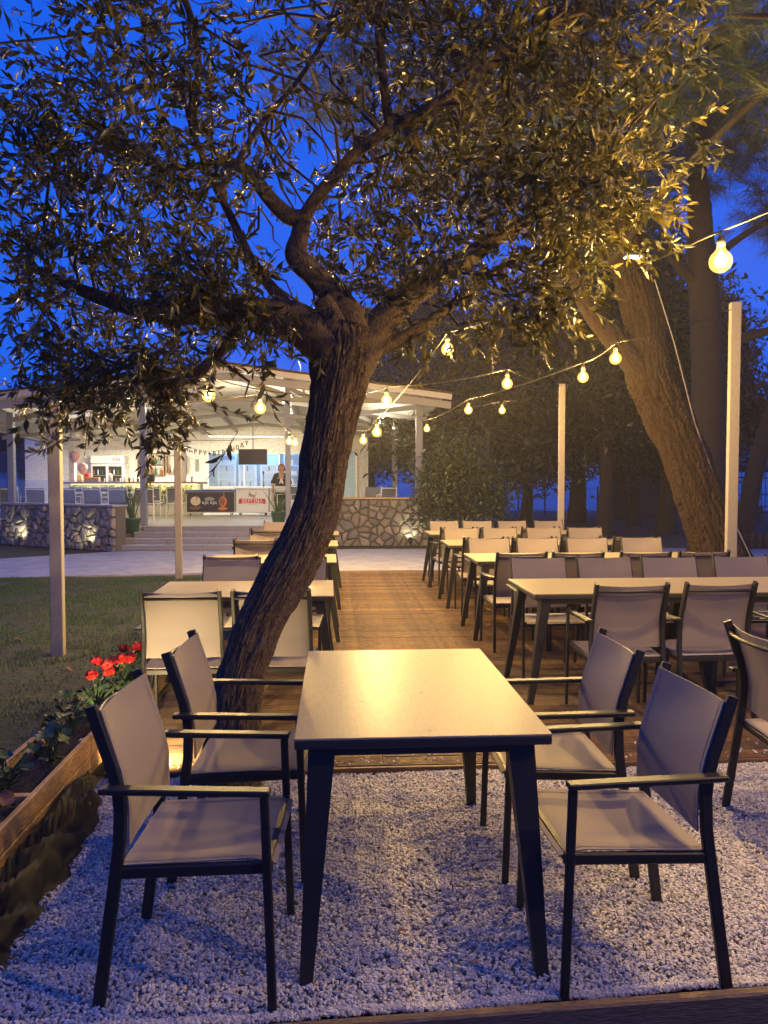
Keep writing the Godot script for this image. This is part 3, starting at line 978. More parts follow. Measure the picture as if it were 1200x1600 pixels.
const CLUMPS := [-1.62,4.14,-4.28,0.21,1,-1.39,4.06,-4.03,0.19,1,-1,3.67,-3.39,0.16,3,-0.88,3.85,-3.75,0.18,2,-1.01,4.59,-5.01,0.24,2,-0.62,4.19,-4.24,0.2,3,-0.44,4.3,-4.36,0.21,1,-0.22,3.66,-3.42,0.16,1,-0.02,3.86,-3.73,0.18,1,0.16,3.62,-3.34,0.16,5,0.39,4.28,-4.26,0.2,7,0.52,4.05,-3.92,0.19,8,0.69,3.83,-3.58,0.17,8,0.89,3.92,-3.73,0.18,8,1.15,4.14,-4.11,0.2,8,1.15,3.84,-3.52,0.17,7,1.55,4.1,-3.96,0.19,5,1.97,4.4,-4.44,0.21,3,-1.6,3.9,-4.18,0.2,1,-1.21,3.52,-3.5,0.17,2,-1.17,3.82,-4.02,0.19,4,-0.97,3.88,-4.04,0.19,5,-0.9,4.23,-4.66,0.22,4,-0.78,4.47,-5.18,0.25,4,-0.36,3.59,-3.59,0.17,1,-0.22,3.86,-4.06,0.19,1,-0.05,4.52,-5.12,0.25,1,0.11,3.47,-3.3,0.16,4,0.43,4.49,-5.08,0.24,8,0.75,4.6,-5.18,0.25,9,0.64,3.63,-3.6,0.17,9,1.06,4.27,-4.56,0.22,9,1.13,3.96,-4.09,0.2,9,1.27,3.82,-3.79,0.18,8,1.41,3.76,-3.67,0.18,6,1.76,3.93,-4.07,0.2,3,-1.92,4.09,-4.93,0.24,1,-1.4,3.64,-4.06,0.19,3,-1.25,3.75,-4.25,0.2,6,-0.81,3.27,-3.31,0.16,6,-0.78,3.52,-3.71,0.18,5,-0.6,3.54,-3.71,0.18,6,-0.41,3.61,-3.96,0.19,1,-0.28,3.99,-4.59,0.22,1,-0.02,3.65,-4.01,0.19,1,0.21,4.16,-4.87,0.23,5,0.34,3.79,-4.26,0.2,8,0.55,3.64,-3.9,0.19,9,0.62,3.4,-3.38,0.16,9,0.81,3.4,-3.43,0.16,9,1.26,3.94,-4.42,0.21,9,1.43,3.86,-4.26,0.2,8,1.39,3.54,-3.67,0.18,6,1.7,3.61,-3.81,0.18,3,-1.32,3.17,-3.39,0.16,3,-1.74,3.92,-4.94,0.24,5,-1.14,3.33,-3.77,0.18,6,-1.19,3.77,-4.59,0.22,6,-0.84,3.54,-4.16,0.2,5,-0.81,3.98,-5.05,0.24,6,-0.43,3.35,-3.78,0.18,6,-0.23,3.24,-3.48,0.17,1,-0,3.32,-3.63,0.17,1,0.1,3.39,-3.71,0.18,1,0.44,4.05,-5.16,0.25,9,0.64,3.76,-4.46,0.21,9,0.96,4.01,-4.92,0.24,9,0.99,3.62,-4.28,0.21,9,1.3,3.84,-4.55,0.22,9,1.31,3.5,-3.92,0.19,9,1.54,3.5,-3.91,0.19,7,1.48,3.3,-3.49,0.17,3,-1.3,2.98,-3.35,0.16,4,-1.25,3.04,-3.55,0.17,6,-1.05,3.02,-3.52,0.17,6,-0.84,2.96,-3.34,0.16,7,-0.98,3.49,-4.6,0.22,7,-0.6,3.18,-3.77,0.18,6,-0.48,3.62,-4.87,0.23,2,-0.33,3.75,-5.04,0.24,2,-0.09,3.64,-4.75,0.23,1,0.16,3.25,-3.94,0.19,6,0.34,3.34,-4,0.19,9,0.64,3.47,-4.36,0.21,9,0.91,3.68,-4.83,0.23,9,0.94,3.38,-4.1,0.2,9,1.2,3.39,-4.06,0.19,9,1.38,3.35,-4.12,0.2,8,1.5,3.33,-3.96,0.19,7,2.1,3.73,-4.74,0.23,2,-1.76,3.31,-4.55,0.22,6,-1.18,2.84,-3.37,0.16,7,-1.12,2.97,-3.65,0.17,7,-1.18,3.44,-4.87,0.23,7,-0.73,2.9,-3.42,0.16,7,-0.49,2.81,-3.33,0.16,6,-0.48,3.49,-4.93,0.24,3,-0.33,3.4,-4.91,0.24,1,-0.05,3.63,-5.29,0.25,2,0.19,3.48,-4.84,0.23,7,0.41,3.33,-4.54,0.22,8,0.56,3.25,-4.28,0.21,9,0.64,2.98,-3.65,0.18,9,0.86,2.99,-3.74,0.18,9,1.31,3.29,-4.52,0.22,9,1.17,2.94,-3.52,0.17,9,1.73,3.31,-4.43,0.21,7,1.63,3.1,-3.82,0.18,3,-1.54,2.88,-3.89,0.19,7,-1.32,2.87,-3.85,0.18,7,-1.46,3.2,-4.8,0.23,7,-1,2.9,-4.14,0.2,7,-0.92,3.01,-4.3,0.21,7,-0.75,3.12,-4.71,0.23,6,-0.52,3.32,-5.22,0.25,2,-0.25,3.29,-4.99,0.24,1,-0.02,3.06,-4.57,0.22,3,0.17,3.18,-4.78,0.23,8,0.33,2.84,-3.75,0.18,8,0.71,3.29,-5.1,0.24,9,0.71,2.95,-3.97,0.19,9,1.02,3.07,-4.39,0.21,9,1.03,2.82,-3.53,0.17,9,1.23,2.84,-3.7,0.18,9,1.43,2.79,-3.63,0.17,8,2.02,3.2,-4.59,0.22,1,-1.84,2.93,-4.79,0.23,6,-1.22,2.56,-3.5,0.17,7,-1.13,2.59,-3.67,0.18,7,-1.06,2.81,-4.4,0.21,7,-0.65,2.53,-3.32,0.16,6,-0.58,2.59,-3.59,0.17,5,-0.53,2.89,-4.71,0.23,1,-0.3,2.88,-4.55,0.22,1,-0.02,2.95,-4.89,0.23,3,0.17,2.88,-4.38,0.21,9,0.41,2.76,-4.19,0.2,9,0.45,2.5,-3.31,0.16,9,0.81,2.85,-4.54,0.22,8,1.01,2.78,-4.15,0.2,9,1.37,3,-4.72,0.23,8,1.42,2.9,-4.35,0.21,8,-1.38,2.37,-3.52,0.17,4,-1.38,2.47,-3.97,0.19,7,-1.49,2.78,-5.09,0.24,7,-0.88,2.35,-3.44,0.17,7,-0.85,2.56,-4.07,0.2,6,-0.65,2.57,-4.1,0.2,5,-0.53,2.77,-5.04,0.24,1,-0.25,2.67,-4.56,0.22,1,-0.02,2.85,-5.24,0.25,2,0.13,2.57,-4.03,0.19,8,0.35,2.54,-4.06,0.19,8,0.71,2.85,-5.06,0.24,8,0.77,2.58,-4.15,0.2,6,0.82,2.4,-3.53,0.17,5,1,2.43,-3.54,0.17,7,-1.58,2.32,-4.02,0.19,2,-1.45,2.35,-4.16,0.2,7,-1.54,2.51,-5.07,0.24,7,-1.36,2.56,-5.14,0.25,7,-0.84,2.32,-4.1,0.2,6,-0.64,2.39,-4.36,0.21,4,-0.39,2.28,-3.95,0.19,2,-0.29,2.53,-4.75,0.23,1,-0.04,2.54,-4.88,0.23,2,0.19,2.46,-4.86,0.23,4,0.38,2.55,-4.91,0.24,4,0.63,2.59,-5.05,0.24,5,0.76,2.36,-3.94,0.19,3,0.95,2.43,-4.22,0.2,2,1.18,2.4,-4.08,0.2,3,-2.01,2.27,-5.13,0.25,3,-1.52,2.18,-4.36,0.21,6,-1.44,2.22,-4.78,0.23,7,-1.18,2.26,-4.79,0.23,7,-0.96,2.32,-4.92,0.24,7,-0.65,2.19,-4.11,0.2,4,-0.43,2.1,-3.64,0.17,2,-0.22,2.06,-3.71,0.18,1,0.24,2.29,-4.89,0.23,1,0.43,2.25,-4.94,0.24,1,0.72,2.33,-4.99,0.24,1,0.87,2.1,-3.82,0.18,1,1.17,2.17,-4.19,0.2,1,-1.94,2.03,-4.84,0.23,1,-1.56,1.96,-4.47,0.21,2,-1.42,2.02,-4.57,0.22,3,-1.05,1.93,-4.23,0.2,3,-1,1.98,-4.75,0.23,2,-0.43,1.92,-3.97,0.19,1,1.93,4.37,-2.52,0.3,14,0.48,4.73,-2.01,0.3,14,1.28,4.01,-1.84,0.3,14,1.03,4.54,-3.61,0.3,14,-1.19,4.21,-1.69,0.3,14,-0.98,4.69,-2.36,0.3,14,0.18,4.15,-3.2,0.3,14,-1.7,4.64,-1.49,0.3,14,0.63,4.28,-3.25,0.3,14,-1.48,3.75,-3.15,0.3,14,-2.07,4.3,-4.16,0.3,14,-2.16,3.97,-2.27,0.3,14,0.93,4.59,-3.73,0.3,14,-0.5,4.99,-3.81,0.3,14,1.66,4.76,-1.56,0.3,14,1.57,4.24,-1.67,0.3,14,-0.31,4.64,-2.39,0.3,14,0.73,5.06,-5.02,0.3,14,2.27,4.25,-2.31,0.3,14,1.4,5.1,-1.66,0.3,14,-0.67,4.08,-2.88,0.3,14,0.44,4.57,-4.66,0.3,14,-0.59,4.68,-2.8,0.3,14,1.62,4.7,-2.99,0.3,14,-2.13,4.73,-2.76,0.3,14,-1.57,4.8,-2.31,0.3,14,-1.82,4.04,-3.02,0.3,14,-0.5,4.77,-1.42,0.3,14,-0.01,4.55,-2.25,0.3,14,-1.6,3.92,-1.48,0.3,14,1.95,4.2,-1.5,0.3,14,-1.65,4.44,-3.67,0.3,14,1.42,4.1,-1.4,0.3,14,-2.04,3.5,-1.48,0.3,14,2.23,4.66,-1.85,0.3,14,-0.35,4.82,-4.76,0.3,14,-0.21,4.26,-2.62,0.3,14,-0.04,4.82,-1.76,0.3,14,2.07,3.67,-2.45,0.3,14,-0.4,4.91,-4.84,0.3,14,-0.92,4.67,-4.58,0.3,14,0.21,5.14,-2.05,0.3,14,0.24,4.29,-4.25,0.3,14,0.86,4.28,-2.52,0.3,14,0.86,5.15,-4.65,0.3,14,-0.37,4.22,-3.61,0.3,14,-0.06,5.1,-4.44,0.3,14,-1.58,4.27,-3.36,0.3,14,2,4.31,-2.85,0.3,14,-0.75,2.41,-3.69,0.17,4,-0.69,2.33,-3.75,0.17,4,-0.57,2.39,-3.79,0.17,4,-0.3,2.24,-3.54,0.17,4,-0.53,2.39,-3.59,0.17,4,-0.71,2.33,-3.74,0.17,4,-0.6,2.27,-3.63,0.17,4,-0.48,2.4,-3.77,0.17,4,-0.39,2.25,-3.79,0.17,4,-1.13,2.17,-4.54,0.17,4,-0.97,2.05,-3.97,0.17,4,-0.85,2.12,-4.02,0.17,4,-1.2,1.98,-4.09,0.17,4,-1.56,2.02,-4.3,0.17,4,-1.3,2.08,-4.47,0.17,4,-1.04,2.12,-4.15,0.17,4,-0.88,2.01,-4.28,0.17,4,-1.4,1.97,-4.1,0.17,4,-1.39,2.08,-4.44,0.17,4,-1.07,2.01,-4.05,0.17,4,-1.45,2.03,-4.3,0.17,4,1.03,2.68,-3.7,0.07,3,1.01,2.6,-3.7,0.07,3,1.04,2.51,-3.7,0.07,3,1,2.43,-3.7,0.07,3,1.05,2.34,-3.7,0.07,3,1,2.26,-3.7,0.07,3,-0.91,2.07,-4.3,0.1,4,-0.87,1.97,-4.3,0.1,4,-0.9,1.86,-4.3,0.1,4,-0.96,1.76,-4.3,0.1,4]

func main_tree() -> void:
	var t := thing("leaning_tree", "large leaning broadleaf tree with furrowed trunk behind the foreground table", "tree", Vector3(-0.54, 0, -4.0))
	var o := Vector3(-0.54, 0, -4.0)
	var hubs := []
	var mk := func(called: String, path: Array, radii: Array, sides: int, per_m: int, depth: float, sd: int) -> void:
		var p := []
		for q in v3(path): p.append(q - o)
		if called == "limb":
			for k in range(1, p.size() - 1):
				for j in 4: hubs.append(p[k].lerp(p[k + 1], j / 4.0) + o)
		part(t, called, bough(p, radii, sides, per_m, depth, sd), M.tree_bark)
	mk.call("trunk", [[-0.55, -0.08, -3.86], [-0.54, 0.02, -3.87], [-0.53, 0.19, -3.9], [-0.51, 0.42, -3.93], [-0.46, 0.62, -3.96], [-0.37, 0.86, -4.0], [-0.25, 1.07, -4.02], [-0.16, 1.25, -4.03], [-0.09, 1.45, -4.03], [-0.055, 1.69, -4.02], [-0.02, 1.88, -4.01], [0.015, 2.06, -4.0], [0.03, 2.2, -4.0], [0.05, 2.34, -4.0]],
		[0.19, 0.165, 0.138, 0.122, 0.115, 0.120, 0.128, 0.122, 0.116, 0.120, 0.126, 0.140, 0.155, 0.14, 0.09], 190, 90, 0.013, 3)
	mk.call("limb", [[0.02, 2.17, -3.98], [-0.17, 2.32, -3.93], [-0.4, 2.37, -3.9], [-0.65, 2.38, -3.9], [-0.9, 2.38, -3.92], [-1.18, 2.46, -3.95], [-1.5, 2.6, -4.0]], [0.12, 0.105, 0.085, 0.065, 0.05, 0.035, 0.015], 26, 30, 0.008, 5)
	mk.call("limb", [[-0.44, 2.38, -3.92], [-0.56, 2.25, -4.05], [-0.70, 2.12, -4.1], [-0.84, 2.05, -4.1], [-0.94, 2.06, -4.1], [-1.0, 2.13, -4.1], [-1.1, 2.14, -4.12]], [0.04, 0.034, 0.03, 0.028, 0.022, 0.018, 0.012], 16, 40, 0.004, 7)
	mk.call("limb", [[0.06, 2.15, -4.0], [0.07, 2.37, -4.0], [-0.01, 2.48, -3.99], [-0.11, 2.59, -3.98], [-0.195, 2.68, -3.98], [-0.18, 2.78, -3.98], [-0.155, 2.9, -3.98]], [0.13, 0.10, 0.068, 0.06, 0.062, 0.046, 0.04], 26, 40, 0.007, 9)
	mk.call("limb", [[-0.16, 2.87, -3.98], [-0.23, 2.88, -3.99], [-0.32, 2.96, -4.0], [-0.41, 3.07, -4.0], [-0.49, 3.13, -4.0], [-0.61, 3.15, -4.02], [-0.78, 3.13, -4.05], [-1.1, 3.2, -4.1]], [0.042, 0.044, 0.04, 0.036, 0.03, 0.022, 0.016, 0.008], 18, 36, 0.005, 11)
	mk.call("limb", [[-0.16, 2.86, -3.98], [-0.11, 2.94, -3.95], [-0.01, 3.05, -3.92], [0.12, 3.18, -3.9], [0.27, 3.28, -3.88], [0.5, 3.40, -3.85], [0.78, 3.58, -3.8], [1.1, 3.8, -3.75]], [0.036, 0.034, 0.032, 0.03, 0.026, 0.022, 0.016, 0.008], 16, 36, 0.004, 13)
	mk.call("limb", [[0.07, 2.12, -4.0], [0.22, 2.34, -4.02], [0.38, 2.5, -4.05], [0.58, 2.64, -4.08], [0.81, 2.8, -4.1], [1.04, 2.94, -4.1], [1.3, 3.1, -4.05]], [0.12, 0.085, 0.065, 0.055, 0.042, 0.03, 0.014], 22, 30, 0.007, 15)
	mk.call("limb", [[0.12, 2.2, -4.03], [0.36, 2.3, -4.1], [0.59, 2.46, -4.15], [0.8, 2.63, -4.15], [1.04, 2.76, -4.1]], [0.06, 0.036, 0.028, 0.022, 0.01], 14, 30, 0.004, 17)
	mk.call("limb", [[-0.19, 2.36, -4.0], [-0.32, 2.54, -4.12], [-0.42, 2.67, -4.18], [-0.47, 2.77, -4.2], [-0.55, 2.94, -4.22], [-0.65, 3.14, -4.22], [-0.75, 3.4, -4.2], [-0.82, 3.68, -4.2]], [0.05, 0.032, 0.026, 0.024, 0.022, 0.02, 0.016, 0.008], 14, 30, 0.004, 19)
	mk.call("limb", [[-0.75, 3.4, -4.2], [-0.7, 3.8, -4.0], [-0.95, 4.3, -3.6], [-1.1, 4.7, -3.1], [-1.4, 4.9, -2.5]], [0.02, 0.018, 0.015, 0.012, 0.006], 10, 20, 0.002, 23)
	mk.call("limb", [[0.27, 3.28, -3.88], [0.2, 3.8, -3.6], [0.35, 4.3, -3.2], [0.2, 4.8, -2.7], [0.4, 5.0, -2.1]], [0.024, 0.02, 0.016, 0.012, 0.006], 10, 20, 0.002, 25)
	mk.call("limb", [[0.78, 3.58, -3.8], [1.0, 4.1, -3.7], [1.3, 4.5, -3.3], [1.5, 4.8, -2.8], [1.9, 4.8, -2.4]], [0.016, 0.015, 0.013, 0.01, 0.005], 10, 20, 0.002, 27)
	mk.call("limb", [[-0.62, 3.06, -4.22], [-0.42, 3.5, -4.4], [-0.15, 3.95, -4.6], [0.1, 4.6, -4.8], [0.0, 5.1, -5.1]], [0.018, 0.017, 0.015, 0.012, 0.006], 10, 20, 0.002, 29)
	mk.call("stub", [[0.04, 2.2, -3.93], [-0.03, 2.38, -3.9], [-0.07, 2.45, -3.88]], [0.07, 0.055, 0.045], 18, 50, 0.006, 21)
	# twigs with leaves, gathered in clumps round finer branches
	var kinds := []
	var twigs := []
	for v in 3:
		var tw := twig_leaves([11, 13, 10][v], 0.17)
		twigs.append(tw)
		var g := G.new()
		g.tube([Vector3(0, 0.01, 0.03), Vector3(0, -0.004, -0.1), Vector3(0, -0.015, -0.17)], 0.0018, 4, false)
		for l in tw: leaf_into(g, l, 0.062, 0.0175)
		kinds.append(g.mesh())
	var all := []
	for k in range(0, CLUMPS.size(), 5):
		var c := Vector3(CLUMPS[k], CLUMPS[k + 1], CLUMPS[k + 2])
		var rad: float = CLUMPS[k + 3]
		var hub: Vector3 = hubs[0]
		for h in hubs:
			if h.distance_to(c) < hub.distance_to(c): hub = h
		var mid := (hub + c) * 0.5 + Vector3(rng.randf_range(-0.12, 0.12), rng.randf_range(-0.02, 0.14), rng.randf_range(-0.12, 0.12))
		var g := G.new()
		var kink := func() -> Vector3: return Vector3(rng.randf_range(-0.05, 0.05), rng.randf_range(-0.05, 0.05), rng.randf_range(-0.05, 0.05))
		g.tube([hub - o, hub.lerp(mid, 0.5) - o + kink.call(), mid - o + kink.call(), mid.lerp(c, 0.35) - o + kink.call(), mid.lerp(c, 0.7) - o + kink.call(), c - o], [0.009, 0.008, 0.007, 0.0055, 0.004, 0.002], 6)
		part(t, "branch", g.mesh(), M.tree_bark)
		for q in int(CLUMPS[k + 4] * 2.8):
			var d := Vector3(rng.randfn(), rng.randfn(), rng.randfn()) * 0.62
			var p := c + d * rad * 1.0
			var out := (d.normalized() * 0.8 + (c - hub).normalized() * 0.5 + Vector3(rng.randfn(), rng.randfn() - 0.45, rng.randfn()) * 0.45).normalized()
			var b := Basis.looking_at(out, Vector3.UP if absf(out.y) < 0.95 else Vector3.RIGHT) * Basis(Vector3.BACK, rng.randf() * TAU)
			all.append([p, Transform3D(b.scaled(Vector3.ONE * rng.randf_range(0.8, 1.2)), p - out * 0.1 - o)])
	# the twigs nearest the table are built leaf by leaf
	all.sort_custom(func(a: Array, b: Array) -> bool: return a[0].distance_squared_to(Vector3(0.2, 1.6, 0)) < b[0].distance_squared_to(Vector3(0.2, 1.6, 0)))
	var one := leaf_mesh(0.062, 0.0175)
	var tg := G.new()
	tg.tube([Vector3(0, 0.01, 0.03), Vector3(0, -0.004, -0.1), Vector3(0, -0.015, -0.17)], 0.0018, 4, false)
	var twig := tg.mesh()
	for k in 26:
		var x: Transform3D = all[k][1]
		part(t, "twig", twig, M.tree_bark, x)
		for l in twigs[k % 3]:
			part(t, "leaf", one, M["leaf_%d" % rng.randi_range(0, 2)], x * l)
	for v in 3:
		var xf := []
		var cols := []
		for k in range(26, all.size()):
			if k % 3 != v: continue
			xf.append(all[k][1])
			var w := rng.randf()
			cols.append(Color(lerpf(0.055, 0.20, w * w), lerpf(0.055, 0.155, w * w), lerpf(0.016, 0.035, w * w)) * rng.randf_range(0.8, 1.15))
		multi(t, "foliage", kinds[v], M.leaf, xf, cols)

func tuft_mesh(n: int, l: float, w: float, sd: int) -> ArrayMesh:
	var r := RandomNumberGenerator.new()
	r.seed = sd
	var g := G.new()
	for k in n:
		var d := Vector3(r.randfn() * 0.55, r.randfn() * 0.55, -1.0).normalized()
		var s := d.cross(Vector3(r.randfn(), r.randfn(), r.randfn())).normalized() * w
		var b := Vector3(0, 0, -r.randf() * l * 0.7)
		var tip := b + d * l * r.randf_range(0.7, 1.1) + Vector3(0, -l * 0.12, 0)
		g.tri(b - s, tip, b + s)
	return g.mesh()

func leafy_mesh(n: int, size: float, l: float, sd: int) -> ArrayMesh:
	var r := RandomNumberGenerator.new()
	r.seed = sd
	var g := G.new()
	for k in n:
		var p := Vector3(r.randfn(), r.randfn(), r.randfn()) * size * 0.45
		var b := Basis.from_euler(Vector3(r.randf_range(-1.2, 1.2), r.randf() * TAU, r.randf_range(-1, 1)))
		leaf_into(g, Transform3D(b, p), l * r.randf_range(0.7, 1.3), l * 0.36)
	return g.mesh()

# crown: many small clumps spread over a few uneven lobes
func crown(t: Node3D, m: Mesh, material: Material, lobes: Array, count: int, col: Color, size: float, sd: int) -> void:
	var r := RandomNumberGenerator.new()
	r.seed = sd
	var xf := []
	var cols := []
	var vol := 0.0
	for l in lobes: vol += l[3] * l[4] * l[3]
	for l in lobes:
		var n := int(count * l[3] * l[4] * l[3] / vol)
		for k in n:
			var d := Vector3(r.randfn(), r.randfn(), r.randfn()).normalized() * pow(r.randf(), 0.45) * r.randf_range(0.75, 1.08)
			var p := Vector3(l[0] + d.x * l[3], l[1] + d.y * l[4], l[2] + d.z * l[3])
			var b := Basis.from_euler(Vector3(r.randf_range(-0.9, 0.9), r.randf() * TAU, r.randf_range(-0.9, 0.9)))
			xf.append(Transform3D(b.scaled(Vector3.ONE * size * r.randf_range(0.7, 1.3)), p))
			cols.append(col * r.randf_range(0.6, 1.4))
	multi(t, "crown", m, material, xf, cols)

func simple_tree(called: String, label: String, at: Vector3, trunk: Array, radii: Array, limbs: Array, lobes: Array, count: int, needles: bool, bark: Material, size: float, sd: int, col: Color, group := "") -> Node3D:
	var t := thing(called, label, "tree", at, 0.0, group)
	part(t, "trunk", bough(v3(trunk), radii, 18, 8, 0.02, sd), bark)
	for l in limbs:
		part(t, "limb", bough(v3(l[0]), l[1], 10, 6, 0.006, sd + 3), bark)
	if needles: crown(t, tuft_mesh(34, 0.26, 0.0022, sd), M.needle, lobes, count, col, size, sd)
	else: crown(t, leafy_mesh(26, 0.5, 0.12, sd), M.leaf, lobes, count, col, size, sd)
	return t

func other_trees() -> void:
	# big leaning pine beside the tables
	var t := thing("leaning_pine", "thick leaning pine trunk with plated reddish bark right of the tables", "tree", Vector3(5.0, 0, -10))
	part(t, "trunk", bough(v3([[0.32, -0.1, 0], [0.22, 0.3, 0], [0.02, 0.85, 0], [-0.22, 1.42, 0], [-0.42, 1.97, 0], [-0.66, 2.45, 0], [-0.90, 3.0, 0], [-0.96, 3.6, 0], [-1.12, 4.15, 0], [-1.35, 4.9, 0.1], [-1.7, 5.9, 0.2]]), [0.46, 0.38, 0.315, 0.295, 0.285, 0.295, 0.30, 0.25, 0.23, 0.2, 0.14], 170, 60, 0.032, 31, 0.7, 0.5, 0.38), M.pine_bark)
	part(t, "limb", bough(v3([[-0.85, 2.8, 0.05], [-1.3, 3.25, 0.1], [-1.75, 3.75, 0.15], [-2.0, 4.2, 0.2], [-2.5, 4.9, 0.4]]), [0.2, 0.14, 0.11, 0.09, 0.05], 60, 40, 0.014, 33), M.pine_bark)
	part(t, "limb", bough(v3([[-1.5, 4.3, 0], [-0.9, 5.2, 1.0], [-0.3, 5.8, 2.0], [0.2, 6.2, 3.0]]), [0.06, 0.045, 0.035, 0.015], 14, 10, 0.004, 35), M.dark_bark)
	var needle := tuft_mesh(46, 0.2, 0.0016, 5)
	crown(t, needle, M.needle, [[-2.4, 6.2, 0.4, 1.7, 1.1], [-0.6, 6.6, 1.2, 1.6, 1.0], [0.9, 5.8, 2.4, 1.2, 0.7], [-3.4, 5.6, 0.6, 1.3, 0.9], [1.6, 6.6, 0.4, 1.4, 1.0], [-1.6, 7.4, 1.5, 1.6, 1.0], [-4.6, 6.8, 0.0, 1.5, 1.0]], 2600, Color(0.055, 0.075, 0.03), 1.5, 41)
	# cable that runs down the trunk
	var g := G.new()
	g.tube(v3([[4.05, 4.1, -9.72], [4.32, 3.3, -9.72], [4.62, 2.3, -9.76], [4.98, 1.4, -9.78], [5.26, 0.8, -9.72], [5.5, 0.2, -9.6]]), 0.009, 6)
	single("trunk_cable", g.mesh(), M.post_paint, "pale cable running down the leaning pine trunk", "cable")
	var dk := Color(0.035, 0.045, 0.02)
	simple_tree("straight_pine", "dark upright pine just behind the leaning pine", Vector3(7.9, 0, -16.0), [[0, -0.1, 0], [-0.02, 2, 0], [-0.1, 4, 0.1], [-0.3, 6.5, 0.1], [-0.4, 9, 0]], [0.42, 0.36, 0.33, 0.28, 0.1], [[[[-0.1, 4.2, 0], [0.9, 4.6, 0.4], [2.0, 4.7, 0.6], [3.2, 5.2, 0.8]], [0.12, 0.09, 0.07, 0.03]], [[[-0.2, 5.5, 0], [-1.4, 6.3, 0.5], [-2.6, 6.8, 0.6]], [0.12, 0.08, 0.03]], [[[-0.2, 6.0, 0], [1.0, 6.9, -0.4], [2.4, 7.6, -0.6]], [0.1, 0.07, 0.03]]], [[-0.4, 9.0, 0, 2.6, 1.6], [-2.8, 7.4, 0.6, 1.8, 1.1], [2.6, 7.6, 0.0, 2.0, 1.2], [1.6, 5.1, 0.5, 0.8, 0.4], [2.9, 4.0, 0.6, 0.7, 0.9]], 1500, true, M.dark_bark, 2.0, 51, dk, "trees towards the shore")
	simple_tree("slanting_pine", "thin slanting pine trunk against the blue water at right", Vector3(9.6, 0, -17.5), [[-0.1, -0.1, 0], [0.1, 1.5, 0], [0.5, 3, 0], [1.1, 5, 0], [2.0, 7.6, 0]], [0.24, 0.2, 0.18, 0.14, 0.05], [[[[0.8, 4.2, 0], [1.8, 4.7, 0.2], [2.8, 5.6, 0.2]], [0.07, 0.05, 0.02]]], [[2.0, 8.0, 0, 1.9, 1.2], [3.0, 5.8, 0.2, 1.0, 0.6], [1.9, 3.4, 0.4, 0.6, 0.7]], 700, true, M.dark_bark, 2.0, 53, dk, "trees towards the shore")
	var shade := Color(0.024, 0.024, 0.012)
	var rows := [
		["pale trunked broadleaf tree between pine and shack", Vector3(9.6, 0, -22.0), 3.6, 0.42, 53], ["dark broadleaf tree left of the pale posts", Vector3(6.2, 0, -25.0), 3.2, 0.3, 55],
		["stout dark tree seen behind the far right post", Vector3(9.0, 0, -28.5), 3.6, 0.5, 57], ["spreading dark tree right of the pavilion bush", Vector3(4.6, 0, -27.0), 3.4, 0.4, 59],
		["tall dark tree behind the pavilion's right corner", Vector3(3.6, 0, -32.5), 4.6, 0.4, 61], ["dark tree standing just left of the shack", Vector3(11.2, 0, -30.0), 4.0, 0.4, 63],
		["broad dark tree behind the pale trunked one", Vector3(13.8, 0, -29.0), 3.8, 0.35, 64], ["tall dark tree behind the row of string lights", Vector3(7.4, 0, -21.0), 4.4, 0.3, 66],
		["dark tree seen through the pavilion's right opening", Vector3(1.6, 0, -36.0), 3.4, 0.3, 67], ["low dark tree behind the pavilion's kitchen corner", Vector3(4.2, 0, -38.5), 3.2, 0.3, 68], ["bushy dark tree left of the far right post", Vector3(6.6, 0, -31.0), 2.9, 0.28, 69], ["bushy dark tree between far post and leaning pine", Vector3(10.2, 0, -26.0), 3.1, 0.3, 70], ["wide dark tree right behind the oleander bush", Vector3(4.4, 0, -22.5), 2.9, 0.26, 71]]
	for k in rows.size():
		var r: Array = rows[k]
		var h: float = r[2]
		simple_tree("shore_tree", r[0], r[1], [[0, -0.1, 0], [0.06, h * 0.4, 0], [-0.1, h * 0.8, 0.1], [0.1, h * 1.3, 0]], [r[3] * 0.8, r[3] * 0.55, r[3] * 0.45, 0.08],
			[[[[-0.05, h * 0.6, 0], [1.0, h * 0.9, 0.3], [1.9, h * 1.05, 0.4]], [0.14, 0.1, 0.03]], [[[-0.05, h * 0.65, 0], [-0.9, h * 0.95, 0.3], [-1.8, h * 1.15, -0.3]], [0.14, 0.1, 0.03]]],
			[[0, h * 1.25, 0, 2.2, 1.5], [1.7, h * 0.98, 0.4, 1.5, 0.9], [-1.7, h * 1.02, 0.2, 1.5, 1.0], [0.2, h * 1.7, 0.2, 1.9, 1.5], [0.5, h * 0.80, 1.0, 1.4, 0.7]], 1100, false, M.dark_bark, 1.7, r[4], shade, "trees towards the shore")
	# pine that overhangs from the right; its trunk stands outside the picture
	var op := thing("overhanging_pine", "pine bough with long lit needles hanging in at the upper right edge", "tree", Vector3(5.6, 0, -5.2))
	part(op, "trunk", bough(v3([[0, -0.1, 0], [0.05, 2, 0], [-0.1, 4, 0], [0.1, 7, 0]]), [0.3, 0.25, 0.22, 0.12], 30, 14, 0.02, 111), M.pine_bark)
	for q in [[[-0.05, 3.2, 0], [-1.2, 3.8, 0.1], [-2.2, 3.95, 0.3], [-2.9, 3.75, 0.4]], [[-0.05, 3.6, 0], [-1.0, 4.5, -0.4], [-1.9, 5.0, -0.6], [-2.6, 5.1, -0.7]], [[0, 4.2, 0], [-0.8, 5.4, 0.3], [-1.6, 6.2, 0.5]]]:
		part(op, "limb", bough(v3(q), [0.07, 0.05, 0.03, 0.012].slice(0, q.size()), 12, 12, 0.004, 113), M.dark_bark)
